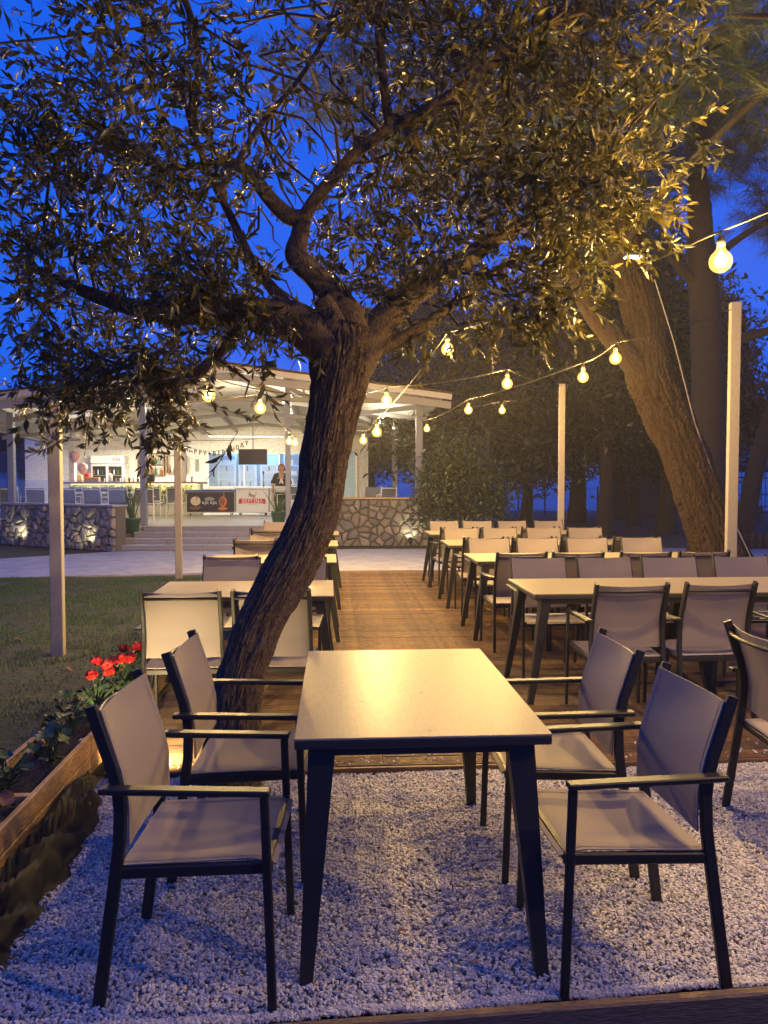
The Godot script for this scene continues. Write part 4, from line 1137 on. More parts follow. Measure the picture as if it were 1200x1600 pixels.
	crown(op, tuft_mesh(60, 0.24, 0.0014, 9), M.needle, [[-2.75, 3.8, 0.4, 0.42, 0.28], [-2.2, 4.0, 0.3, 0.4, 0.3], [-2.5, 5.1, -0.7, 0.55, 0.4], [-1.8, 5.0, -0.5, 0.5, 0.4], [-1.5, 6.2, 0.5, 0.8, 0.5], [-1.2, 4.0, 0.1, 0.5, 0.35], [0, 7.2, 0, 1.6, 0.9]], 420, Color(0.10, 0.11, 0.035), 1.0, 115)
	# oleander bush at the right end of the pavilion
	var b := thing("oleander_bush", "round leafy bush at the right end of the stone wall above the uplight", "bush", Vector3(2.75, 0, -17.35))
	for k in 7:
		var a := k * 0.9
		part(b, "stem", bough([Vector3(0.1 * cos(a), 0, 0.1 * sin(a)), Vector3(0.35 * cos(a), 0.9, 0.25 * sin(a)), Vector3(0.7 * cos(a), 1.7, 0.5 * sin(a))], [0.03, 0.022, 0.01], 7, 4, 0.002, 70 + k), M.dark_bark)
	crown(b, leafy_mesh(22, 0.3, 0.1, 8), M.leaf, [[0, 1.35, 0, 0.85, 0.85], [-0.55, 1.15, 0.1, 0.5, 0.55], [0.6, 1.2, 0, 0.55, 0.7], [0.1, 2.0, 0, 0.7, 0.55], [-0.35, 1.75, -0.1, 0.5, 0.5]], 560, Color(0.04, 0.055, 0.022), 1.1, 81)
	# dark mass of trees behind the pavilion on the left
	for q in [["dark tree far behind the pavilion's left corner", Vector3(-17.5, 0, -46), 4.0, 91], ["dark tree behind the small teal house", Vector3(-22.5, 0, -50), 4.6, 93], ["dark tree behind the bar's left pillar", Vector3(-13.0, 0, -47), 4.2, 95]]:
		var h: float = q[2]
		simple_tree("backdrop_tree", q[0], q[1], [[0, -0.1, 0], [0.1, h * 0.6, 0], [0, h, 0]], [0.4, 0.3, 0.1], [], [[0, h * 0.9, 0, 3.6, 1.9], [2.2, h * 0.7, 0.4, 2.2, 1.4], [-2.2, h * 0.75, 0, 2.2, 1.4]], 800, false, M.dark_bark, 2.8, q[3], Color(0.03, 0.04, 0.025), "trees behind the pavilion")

# ---------------------------------------------------------------- posts, strings of bulbs
var bulb_colour := Color(1.0, 0.62, 0.18)

func wire(pts: Array, sag: float) -> Array:
	var out := []
	for k in pts.size() - 1:
		var n := 10
		for j in n + (1 if k == pts.size() - 2 else 0):
			var f := float(j) / n
			out.append(pts[k].lerp(pts[k + 1], f) - Vector3(0, sag * 4.0 * f * (1.0 - f), 0))
	return out

func bulb(at: Vector3, label: String, e: float) -> void:
	# at: middle of the globe; it hangs from the wire 0.13 above
	var t := thing("string_bulb", label, "light bulb", at, 0.0, "globe bulbs on the light strings")
	var g := G.new()
	var prof := [[0.0, -0.056]]
	for k in range(1, 12):
		var a := -PI / 2 + PI * k / 14.0
		prof.append([0.056 * cos(a), 0.056 * sin(a)])
	prof.append([0.024, 0.058]); prof.append([0.018, 0.075])
	g.lathe(prof, Vector3.ZERO, 22)
	part(t, "globe", g.mesh(), M.bulb_glass)
	g = G.new()
	g.lathe([[0.0, -0.03], [0.02, -0.024], [0.03, 0.0], [0.022, 0.024], [0.009, 0.045], [0.0, 0.06]], Vector3.ZERO, 14)
	part(t, "filament", g.mesh(), M.filament)
	g = G.new()
	g.lathe([[0.0, 0.125], [0.012, 0.125], [0.02, 0.115], [0.021, 0.076], [0.0, 0.076]], Vector3.ZERO, 14)
	g.tube([Vector3(0, 0.12, 0), Vector3(0, 0.15, 0)], 0.004, 6)
	part(t, "socket", g.mesh(), M.cable)
	omni(t, Vector3.ZERO, bulb_colour.linear_to_srgb(), e, 0.03)

func posts_and_strings() -> void:
	for q in [[-2.47, -7.0, 2.22, "pale square timber post on the lawn, nearest on the left"], [-2.47, -12.3, 2.2, "pale square timber post at the lawn's far edge, left of the steps"],
			[4.21, -8.0, 3.44, "tall pale square post in front of the leaning pine, nearest on the right"], [3.72, -12.6, 3.15, "tall pale square post at the far end of the right table rows"]]:
		var p := thing("timber_post", q[3], "post", Vector3(q[0], 0, q[1]), 0.12 if q[0] < 0 else -0.25, "posts that carry the light strings")
		part(p, "shaft", boxm(Vector3(0.105, q[2], 0.105), 0.006, Vector3(0, q[2] / 2 - 0.02, 0)), M.post_paint)
		var g := G.new()
		g.tube([Vector3(0.05, q[2] - 0.08, 0), Vector3(0.075, q[2] - 0.08, 0), Vector3(0.09, q[2] - 0.05, 0), Vector3(0.08, q[2] - 0.03, 0)], 0.004, 6)
		part(p, "hook", g.mesh(), M.grey_metal)
	var up := Vector3(0, 0.15, 0)
	var B := v3([[1.92, 2.64, -3.8], [2.67, 2.71, -7.3], [2.55, 2.61, -7.9], [1.01, 2.73, -7.0], [1.78, 2.55, -8.0], [1.82, 2.51, -10.6], [2.68, 2.67, -12.4], [1.6, 2.45, -13.6], [0.55, 2.41, -8.4], [0.48, 2.11, -9.1], [0.41, 2.14, -11.6], [-1.08, 2.27, -6.7], [-0.77, 2.28, -8.0], [-0.79, 2.2, -13.2], [-0.74, 2.22, -14.1], [2.4, 2.82, -2.35], [2.95, 3.0, -0.7]])
	var words := ["largest lit globe bulb, nearest the camera at upper right", "lit globe bulb right in front of the leaning pine trunk", "lit globe bulb just above the far right post", "lit globe bulb hanging below the leaves right of the tree trunk", "lit globe bulb midway between tree trunk and far right post", "lit globe bulb above the right tables, lower of two side by side", "small lit globe bulb near the far right post, behind the others", "small lit globe bulb before the pavilion's right corner", "lit globe bulb just right of the leaning tree trunk", "lower lit globe bulb right of the trunk, nearer of the pair", "smaller lit globe bulb beside the trunk, left of its pair", "lit globe bulb among the leaves left of the trunk", "lit globe bulb in front of the pavilion beam, left of the trunk", "small lit globe bulb on the pavilion post, left of its twin", "small lit globe bulb on the pavilion post, right of its twin", "lit globe bulb next to the largest one, beyond the right edge", "lit globe bulb on the nearest string beside the camera"]
	for k in B.size():
		bulb(B[k], words[k], 4.6)
	var cables := [
		["light cable from the upper right past the nearest bulb to the tree", [Vector3(3.9, 3.5, 1.6), B[16] + up, B[15] + up, B[0] + up, B[3] + up, B[9] + up, B[10] + up, Vector3(-1.1, 3.0, -18.2)], 0.05],
		["light cable from the near right post over the right tables", [Vector3(4.2, 3.36, -8.0), B[1] + up, B[2] + up, B[5] + up, B[7] + up, Vector3(1.9, 3.1, -18.8)], 0.03],
		["light cable from the far right post towards the tree trunk", [Vector3(3.72, 3.1, -12.6), B[4] + up, B[8] + up, Vector3(-0.05, 2.35, -7.4), B[11] + up, Vector3(-2.47, 2.19, -7.0)], 0.04],
		["light cable joining the far posts in front of the pavilion", [Vector3(3.72, 3.06, -12.6), B[6] + up, B[14] + up, Vector3(-2.47, 2.18, -12.3)], 0.05],
		["light cable left of the trunk from near post to pavilion", [Vector3(-2.47, 2.16, -7.0), B[12] + up, B[13] + up, Vector3(-1.13, 2.9, -18.2)], 0.03]]
	for c in cables:
		var g := G.new()
		g.tube(wire(c[1], c[2]), 0.0045, 5)
		single("light_cable", g.mesh(), M.cable, c[0], "cable", Vector3.ZERO, "cables of the light strings")
	var g := G.new()
	g.tube(wire([Vector3(-6.5, 4.9, -7.0), Vector3(0.2, 5.78, -7.0), Vector3(4.5, 6.6, -7.0)], 0.08), 0.012, 6)
	single("overhead_cable", g.mesh(), M.cable, "thick black overhead cable across the blue sky at upper left", "cable")
	# flood lamp fixed to the pine
	var fl := thing("flood_lamp", "small lit white flood lamp in the pine above the near right post", "lamp", Vector3(3.5, 4.17, -9.0))
	g = G.new()
	g.box(Vector3(0, 0.05, -0.03), Vector3(0.22, 0.09, 0.14), 0.01)
	g.bar(Vector3(0, 0.08, -0.06), Vector3(-0.02, 0.3, -0.9), 0.03, 0.02)
	part(fl, "housing", g.mesh(), M.black_plastic)
	part(fl, "lens", boxm(Vector3(0.19, 0.012, 0.11), 0.003, Vector3(0, 0.0, -0.02)), M.cool_lens)
	spot(fl, Vector3(0, -0.03, 0.0), Vector3(-0.55, -0.25, 0.9), lin(0.85, 1.0, 0.72), 2.2, 78.0, 0.06)
	spot(fl, Vector3(0, 0.12, 0.05), Vector3(-0.3, 1.2, 0.6), lin(0.85, 1.0, 0.72), 1.2, 70.0, 0.06)

# ---------------------------------------------------------------- terrace, stone walls, pavilion
func clip(poly: Array, p: Vector2, n: Vector2) -> Array:
	# keep the side of the line through p that n points away from
	var out := []
	for k in poly.size():
		var a: Vector2 = poly[k]
		var b: Vector2 = poly[(k + 1) % poly.size()]
		var da := (a - p).dot(n)
		var db := (b - p).dot(n)
		if da <= 0: out.append(a)
		if (da < 0) != (db < 0): out.append(a.lerp(b, da / (da - db)))
	return out

func stone_wall(called: String, label: String, a: Vector3, b: Vector3, h: float, sd: int, sill: Material, cell := 0.19) -> Node3D:
	var r := RandomNumberGenerator.new()
	r.seed = sd
	var L := a.distance_to(b)
	var u := (b - a) / L
	var out := u.cross(Vector3.UP)          # towards the lawn side
	if out.z < 0: out = -out
	var t := thing(called, label, "wall", a)
	var g := G.new()
	g.box(u * L / 2 + Vector3(0, h / 2, 0) - out * 0.15, Vector3(L, h, 0.26), 0.0, Basis(u, Vector3.UP, u.cross(Vector3.UP)))
	part(t, "core", g.mesh(), M.mortar)
	g = G.new()
	g.box(u * L / 2 + Vector3(0, h + 0.02, 0) - out * 0.12, Vector3(L + 0.04, 0.04, 0.42), 0.006, Basis(u, Vector3.UP, u.cross(Vector3.UP)))
	part(t, "sill", g.mesh(), sill)
	var seeds := []
	var nx := int(L / cell)
	var ny := int(h / (cell * 0.78))
	for i in nx:
		for j in ny:
			if r.randf() < 0.24: continue
			seeds.append(Vector2((i + 0.5 + (0.25 if j % 2 else -0.25) + r.randf_range(-0.46, 0.46)) * L / nx, (j + 0.5 + r.randf_range(-0.46, 0.46)) * h / ny))
	for s in seeds:
		var cellp := [Vector2(0, 0), Vector2(L, 0), Vector2(L, h), Vector2(0, h)]
		for o in seeds:
			if o == s or s.distance_to(o) > cell * 3.2: continue
			cellp = clip(cellp, (s + o) * 0.5, (o - s).normalized())
		if cellp.size() < 3: continue
		var c := Vector2.ZERO
		for q in cellp: c += q
		c /= cellp.size()
		# wobbling outline: midpoints added, pulled in for the joint
		var ring := []
		for k in cellp.size():
			var p: Vector2 = cellp[k]
			var q: Vector2 = cellp[(k + 1) % cellp.size()]
			for f in [0.12, 0.5, 0.88]:
				var v: Vector2 = p.lerp(q, f)
				v += (c - v).normalized() * (0.013 + r.randf_range(0.0, 0.010))
				ring.append(v)
		var depth := r.randf_range(0.03, 0.085)
		var tilt := Vector2(r.randf_range(-0.16, 0.16), r.randf_range(-0.16, 0.16))
		var sg := G.new()
		var base := []
		var mid := []
		var top := []
		for v in ring:
			var w: Vector2 = v - c
			base.append(u * v.x + Vector3(0, v.y, 0) - out * 0.03)
			mid.append(u * v.x + Vector3(0, v.y, 0) + out * (depth * 0.45 + w.dot(tilt) * 0.6 + r.randf_range(-0.012, 0.012)))
			var iv: Vector2 = c + w * 0.78
			top.append(u * iv.x + Vector3(0, iv.y, 0) + out * (depth + w.dot(tilt) + r.randf_range(-0.012, 0.012)))
		var inside := u * c.x + Vector3(0, c.y, 0) - out * 0.05
		var peak := u * c.x + Vector3(0, c.y, 0) + out * (depth * 1.12 + 0.004)
		for k in ring.size():
			var m := (k + 1) % ring.size()
			sg.poly([base[k], base[m], mid[m], mid[k]], inside)
			sg.poly([mid[k], mid[m], top[m], top[k]], inside)
			sg.poly([top[k], top[m], peak], inside)
		part(t, "stone", sg.mesh(), M["stone_%d" % r.randi_range(0, 4)])
	return t

func uplight(at: Vector3, to: Vector3, label: String, e: float) -> void:
	var t := thing("wall_uplight", label, "spotlight", at, 0.0, "uplights at the foot of the stone walls")
	var d := (to - at).normalized()
	var bs := Basis(Quaternion(Vector3.UP, d))
	var g := G.new()
	g.lathe([[0.0, -0.09], [0.03, -0.09], [0.045, -0.06], [0.05, 0.05], [0.044, 0.05], [0.044, 0.03], [0.0, 0.03]], Vector3.ZERO, 14, bs)
	g.tube([Vector3(0, -0.06, 0), Vector3(0, -at.y - 0.05, 0)], 0.012, 6)
	part(t, "housing", g.mesh(), M.black_plastic)
	g = G.new()
	g.lathe([[0.043, 0.034], [0.0, 0.036]], Vector3.ZERO, 12, bs)
	part(t, "lens", g.mesh(), M.uplight_lens)
	spot(t, d * 0.07, d * 1.0, lin(1.0, 0.86, 0.5), e, 60.0, 0.03)

func roof_y(x: float, z: float) -> float:
	var f := clampf((-17.5 - z) / 10.0, 0, 1)
	var ridge := lerpf(4.08, 3.36, f)
	return ridge - lerpf(0.136, 0.085, f) * (-2.41 - x) if x < -2.41 else ridge - lerpf(0.124, 0.09, f) * (x + 2.41)

func pavilion() -> void:
	var F := 0.48
	ground_piece("terrace", sheet([[-8.05, -19.5], [-4.98, -17.42], [-4.86, -18.28], [-0.95, -18.28], [2.3, -18.4], [4.4, -21], [4.4, -30.6], [-11, -30.6], [-11, -21]], F), M.terrace_tile)
	var tb := G.new()
	tb.slab(PackedVector2Array([Vector2(-8.0, -19.55), Vector2(-4.95, -17.5), Vector2(-4.9, -18.3), Vector2(-0.9, -18.3), Vector2(2.25, -18.45), Vector2(4.35, -21.05), Vector2(4.35, -30.5), Vector2(-10.9, -30.5), Vector2(-10.9, -21.05)]), -0.05, F - 0.062)
	ground_piece("terrace_base", tb.mesh(), M.concrete)
	# steps
	var st := thing("steps", "four wide pale stone steps up to the pavilion terrace", "steps", Vector3(-2.9, 0, -17.2))
	for k in 4:
		var x0: float = [-4.84, -4.72, -4.6, -4.45][k]
		var x1 := -0.98
		var n := 4
		for j in n:
			var l := (x1 - x0) / n
			part(st, "step", boxm(Vector3(l - 0.006, 0.118, 0.40 if k < 3 else 0.1), 0.006, Vector3(x0 + l * (j + 0.5) + 2.9, 0.06 + 0.12 * k, -0.2 - 0.36 * k if k < 3 else -1.02)), M.step_stone)
			part(st, "tread", boxm(Vector3(l - 0.006, 0.016, 0.41 if k < 3 else 0.12), 0.005, Vector3(x0 + l * (j + 0.5) + 2.9, 0.112 + 0.12 * k, -0.19 - 0.36 * k if k < 3 else -1.0)), M.concrete)
	stone_wall("stone_wall", "rough stone wall left of the steps under the blue grey sill", Vector3(-8.1, -0.02, -19.27), Vector3(-4.77, -0.02, -17.06), 0.99, 5, M.sill_metal)
	stone_wall("stone_wall", "rough stone wall right of the tree trunk beside the bush", Vector3(-0.93, -0.02, -18.2), Vector3(2.35, -0.02, -18.1), 1.12, 9, M.bar_wood)
	stone_wall("stone_wall", "low end of the stone wall at the far left edge", Vector3(-11.0, -0.02, -20.3), Vector3(-8.12, -0.02, -19.4), 0.42, 11, M.concrete)
	uplight(Vector3(-7.36, 0.17, -18.5), Vector3(-7.5, 0.55, -18.95), "lit uplight at the foot of the wall, far left", 0.42)
	uplight(Vector3(-5.36, 0.17, -17.18), Vector3(-5.6, 0.55, -17.65), "lit uplight at the foot of the wall beside the steps", 0.42)
	uplight(Vector3(1.72, 0.16, -17.82), Vector3(1.75, 0.55, -18.2), "lit uplight under the bush at the right wall", 0.42)

	var p := thing("pavilion", "open white beach bar pavilion with low gabled roof and blue grey posts", "building", Vector3(0, 0, 0))
	for q in [[-7.76, 0.99, -19.1, 0.15], [-4.49, F, -18.42, 0.14], [-1.13, F, -18.42, 0.12], [1.75, F, -23.0, 0.15], [2.0, 1.13, -18.6, 0.16], [4.2, F, -21.4, 0.14], [-9.3, F, -21.2, 0.14], [-8.0, F, -22.6, 0.1]]:
		var h: float = roof_y(q[0], q[2]) - 0.12 - q[1]
		part(p, "post", boxm(Vector3(q[3], h, q[3]), 0.008, Vector3(q[0], q[1] + h / 2, q[2])), M.column_blue)
	# ceiling boards, roof skin, fascias, rafters
	var zb := -17.5
	while zb > -27.4:
		var ze := zb - 0.4
		for s in 2:
			var x0: float = [-9.6, -2.41][s]
			var x1: float = [-2.41, 2.5][s]
			var g := G.new()
			var q := []
			for c in [[x0, zb], [x1, zb], [x1, ze + 0.012], [x0, ze + 0.012]]:
				q.append(Vector3(c[0], roof_y(c[0] + (0.0 if c[0] != -2.41 else (-0.001 if s == 0 else 0.001)), c[1]), c[1]))
			var upq := []
			for v in q: upq.append(v + Vector3(0, 0.02, 0))
			var mid: Vector3 = (q[0] + q[2]) / 2 + Vector3(0, 0.01, 0)
			g.poly(q, mid); g.poly(upq, mid)
			for k in 4: g.poly([q[k], q[(k + 1) % 4], upq[(k + 1) % 4], upq[k]], mid)
			part(p, "ceiling_board", g.mesh(), M.ceiling_board)
		zb = ze
	for s in 2:
		var x0: float = [-9.8, -2.41][s]
		var x1: float = [-2.41, 2.62][s]
		var g := G.new()
		for r in 14:
			var z0 := -17.35 - 0.78 * r
			var z1 := z0 - 0.78
			for h in 2:
				var xa := lerpf(x0, x1, h * 0.5)
				var xb := lerpf(x0, x1, h * 0.5 + 0.5)
				var lo := []
				var hi := []
				for c in [[xa, z0], [xb, z0], [xb, z1], [xa, z1]]:
					var y := roof_y(c[0], c[1]) + 0.035
					lo.append(Vector3(c[0], y, c[1])); hi.append(Vector3(c[0], y + 0.045, c[1]))
				var mid: Vector3 = (lo[0] + hi[2]) / 2
				g.poly(lo, mid); g.poly(hi, mid)
				for k in 4: g.poly([lo[k], lo[(k + 1) % 4], hi[(k + 1) % 4], hi[k]], mid)
		part(p, "roof", g.mesh(), M.roof_tile)
		g = G.new()
		g.bar(Vector3(x0, roof_y(x0, -17.4) - 0.02, -17.44), Vector3(x1, roof_y(x1, -17.4) - 0.02, -17.44), 0.04, 0.15)
		part(p, "fascia", g.mesh(), M.fascia_paint)
		g = G.new()
		g.bar(Vector3(x0, roof_y(x0, -17.6) - 0.2, -17.62), Vector3(x1, roof_y(x1, -17.6) - 0.2, -17.62), 0.1, 0.16)
		part(p, "beam", g.mesh(), M.beam_grey)
	for x in [-9.0, -7.76, -6.1, -4.49, -3.4, -1.13, 0.4, 2.0]:
		var g := G.new()
		g.bar(Vector3(x, roof_y(x, -17.7) - 0.07, -17.7), Vector3(x, roof_y(x, -27.0) - 0.07, -27.0), 0.08, 0.12)
		part(p, "rafter", g.mesh(), M.beam_grey)
	for q in [[-2.41, -17.68, -1.13, -18.42, 0.33], [-2.41, -17.68, -4.49, -18.42, 0.33], [-1.13, -18.42, 1.7, -22.8, 0.25], [-4.49, -18.42, -7.7, -19.1, 0.3], [2.0, -18.6, -1.13, -22.8, 0.3], [-4.49, -18.42, -2.4, -24.0, 0.22]]:
		var g := G.new()
		g.bar(Vector3(q[0], roof_y(q[0], q[1]) - 0.16, q[1]), Vector3(q[2], roof_y(q[2], q[3]) - q[4], q[3]), 0.07, 0.11)
		part(p, "rafter", g.mesh(), M.beam_grey)
	for z in [-20.4, -22.8, -25.2]:
		var g := G.new()
		g.bar(Vector3(-9.5, roof_y(-9.5, z) - 0.17, z), Vector3(-2.41, roof_y(-2.41, z) - 0.17, z), 0.08, 0.1)
		g.bar(Vector3(-2.41, roof_y(-2.41, z) - 0.171, z), Vector3(2.4, roof_y(2.4, z) - 0.171, z), 0.08, 0.1)
		part(p, "beam", g.mesh(), M.beam_grey)
	var tie := G.new()
	tie.bar(Vector3(-4.49, 3.46, -18.42), Vector3(2.0, 3.42, -18.5), 0.09, 0.1)
	part(p, "beam", tie.mesh(), M.beam_grey)
	tie = G.new()
	tie.bar(Vector3(-7.76, 3.3, -19.1), Vector3(-4.49, 3.4, -18.42), 0.09, 0.1)
	part(p, "beam", tie.mesh(), M.beam_grey)
	for x in [-0.75, -3.2, 0.6]:
		tie = G.new()
		tie.bar(Vector3(x, 3.5, -18.44), Vector3(x, roof_y(x, -18.4) - 0.05, -18.44), 0.05, 0.05, Vector3.FORWARD)
		part(p, "strut", tie.mesh(), M.beam_grey)
	# glass wind screens over the wall sills
	for q in [[-7.62, -19.02, -4.6, -17.22, 0.99, 0.5]]:
		var g := G.new()
		var a := Vector3(q[0], 0, q[1]); var b := Vector3(q[2], 0, q[3])
		var w := (b - a).normalized()
		g.box((a + b) / 2 + Vector3(0, q[4] + 0.06 + q[5] / 2, 0) , Vector3(a.distance_to(b), q[5], 0.01), 0.0, Basis(w, Vector3.UP, w.cross(Vector3.UP)))
		part(p, "glass_screen", g.mesh(), M.pane)
	# back wall with window and door
	var wz := -27.0
	for q in [[-10.5, -4.42, F, 3.4], [-4.42, -0.92, F, 1.30], [-4.42, -0.92, 2.50, 3.6], [-0.92, -0.12, F, 3.5], [-0.12, 0.72, 2.56, 3.4], [0.72, 1.12, F, 3.4]]:
		part(p, "wall", boxm(Vector3(q[1] - q[0], q[3] - q[2], 0.14), 0.0, Vector3((q[0] + q[1]) / 2, (q[2] + q[3]) / 2, wz)), M.white_paint)
	for k in 5:                                             # horizontal cladding over the window
		part(p, "cladding_board", boxm(Vector3(6.3, 0.135, 0.02), 0.004, Vector3(-2.1, 2.64 + 0.14 * k, wz + 0.085)), M.white_paint)
	var win := part(p, "window", boxm(Vector3(3.56, 0.06, 0.16), 0.004, Vector3(-2.67, 1.30, wz + 0.03)), M.white_gloss)
	for q in [[-4.39, 0.06], [-3.15, 0.05], [-1.95, 0.05], [-0.95, 0.06]]:
		part(win, "frame", boxm(Vector3(q[1], 1.16, 0.07), 0.004, Vector3(q[0], 1.91, wz + 0.03)), M.white_gloss)
	part(win, "frame", boxm(Vector3(3.5, 0.05, 0.07), 0.004, Vector3(-2.67, 2.475, wz + 0.03)), M.white_gloss)
	for q in [[-4.36, -3.175], [-3.125, -1.975], [-1.925, -0.98]]:
		part(win, "pane", boxm(Vector3(q[1] - q[0], 1.12, 0.006), 0.0, Vector3((q[0] + q[1]) / 2, 1.89, wz)), M.pane)
	# door, panelled, slightly open towards the kitchen
	var dr := part(p, "door", boxm(Vector3(0.72, 2.02, 0.045), 0.004, Vector3(0.32, F + 1.02, wz)), M.kitchen_wall)
	for q in [[0.14, 1.2], [0.5, 1.2]]:
		part(dr, "panel", boxm(Vector3(0.24, 0.9, 0.02), 0.008, Vector3(q[0], F + q[1] + 0.25, wz + 0.03)), M.kitchen_wall)
		part(dr, "panel", boxm(Vector3(0.24, 0.55, 0.02), 0.008, Vector3(q[0], F + 0.48, wz + 0.03)), M.kitchen_wall)
	part(dr, "frame", boxm(Vector3(0.05, 2.08, 0.17), 0.004, Vector3(0.705, F + 1.04, wz + 0.03)), M.white_gloss)
	# kitchen behind the window
	for q in [[Vector3(7.0, 2.9, 0.1), Vector3(-2.6, 1.9, -30.3)], [Vector3(0.1, 2.9, 3.2), Vector3(-6.0, 1.9, -28.7)], [Vector3(0.1, 2.9, 3.2), Vector3(0.95, 1.9, -28.7)]]:
		part(p, "kitchen_wall", boxm(q[0], 0.0, q[1]), M.kitchen_wall)
	part(p, "kitchen_ceiling", boxm(Vector3(7.0, 0.06, 3.2), 0.0, Vector3(-2.6, 2.93, -28.72)), M.kitchen_wall)
	var kl := thing("kitchen_light", "bright blue white tube lamp inside the kitchen behind the window", "lamp", Vector3(-2.7, 2.84, -28.3))
	part(kl, "tube", boxm(Vector3(2.2, 0.05, 0.1), 0.01), M.kitchen_lamp)
	area(kl, Vector3(0, -0.05, 0), Vector3(0, -1, 0), Vector2(2.2, 0.6), lin(0.06, 0.40, 1.0), 10.0)

	# little spots under the roof
	var words := ["left of a pair under the eave by the near left post", "lower one by the near left post", "beside the second pavilion post", "right of the second pavilion post", "left of the globe bulb", "at the third pavilion post", "below the third post's beam", "upper of two right of the trunk", "lower of two right of the trunk", "at the pavilion's right corner"]
	var sp := v3([[-6.69, 3.26, -19.5], [-6.24, 3.12, -19.5], [-5.08, 3.35, -19.5], [-4.28, 3.33, -19.5], [-2.34, 3.54, -19.5], [-1.3, 3.49, -19.5], [-1.11, 3.23, -19.5], [1.21, 3.17, -20.0], [1.15, 3.06, -20.4], [1.55, 2.95, -20.8]])
	for k in sp.size():
		var s := thing("ceiling_spot", "tiny ceiling spot " + words[k], "lamp", sp[k], 0.0, "small spots under the pavilion roof")
		var g := G.new()
		g.lathe([[0.0, 0.09], [0.02, 0.09], [0.03, 0.0], [0.026, 0.0], [0.0, 0.02]], Vector3.ZERO, 12)
		g.tube([Vector3(0, 0.08, 0), Vector3(0, roof_y(sp[k].x, sp[k].z) - sp[k].y - 0.01, 0)], 0.008, 6)
		part(s, "housing", g.mesh(), M.grey_metal)
		g = G.new()
		g.lathe([[0.0, -0.03], [0.02, -0.02], [0.028, 0.0], [0.018, 0.015], [0.0, 0.02]], Vector3.ZERO, 12)
		part(s, "lens", g.mesh(), M.spot_lens)
		omni(s, Vector3(0, -0.01, 0), lin(1.0, 0.88, 0.66), 1.25, 0.04)
	for q in [[-6.4, 2.52, -24.15, "strip lamp hidden behind the bar's header", 24.0], [-2.9, 2.98, -25.35, "strip lamp on the back of the ceiling beam over the freezers", 6.0]]:
		var c := thing("strip_lamp", q[3], "lamp", Vector3(q[0], q[1], q[2]), 0.0, "strip lamps in the pavilion")
		part(c, "body", boxm(Vector3(2.4, 0.04, 0.1), 0.01), M.white_gloss)
		part(c, "lens", boxm(Vector3(2.36, 0.01, 0.08), 0.003, Vector3(0, -0.027, 0)), M.spot_lens)
		area(c, Vector3(0, -0.045, 0), Vector3(0, -1, -0.35), Vector2(2.36, 0.08), lin(1.0, 0.88, 0.64), q[4])

# ---------------------------------------------------------------- the bar and what stands on the terrace
func bottle_mesh(h: float, r: float) -> ArrayMesh:
	var g := G.new()
	g.lathe([[0, 0], [r, 0], [r, h * 0.58], [r * 0.85, h * 0.66], [r * 0.34, h * 0.78], [r * 0.32, h * 0.98], [r * 0.36, h], [0, h]], Vector3.ZERO, 10)
	return g.mesh()

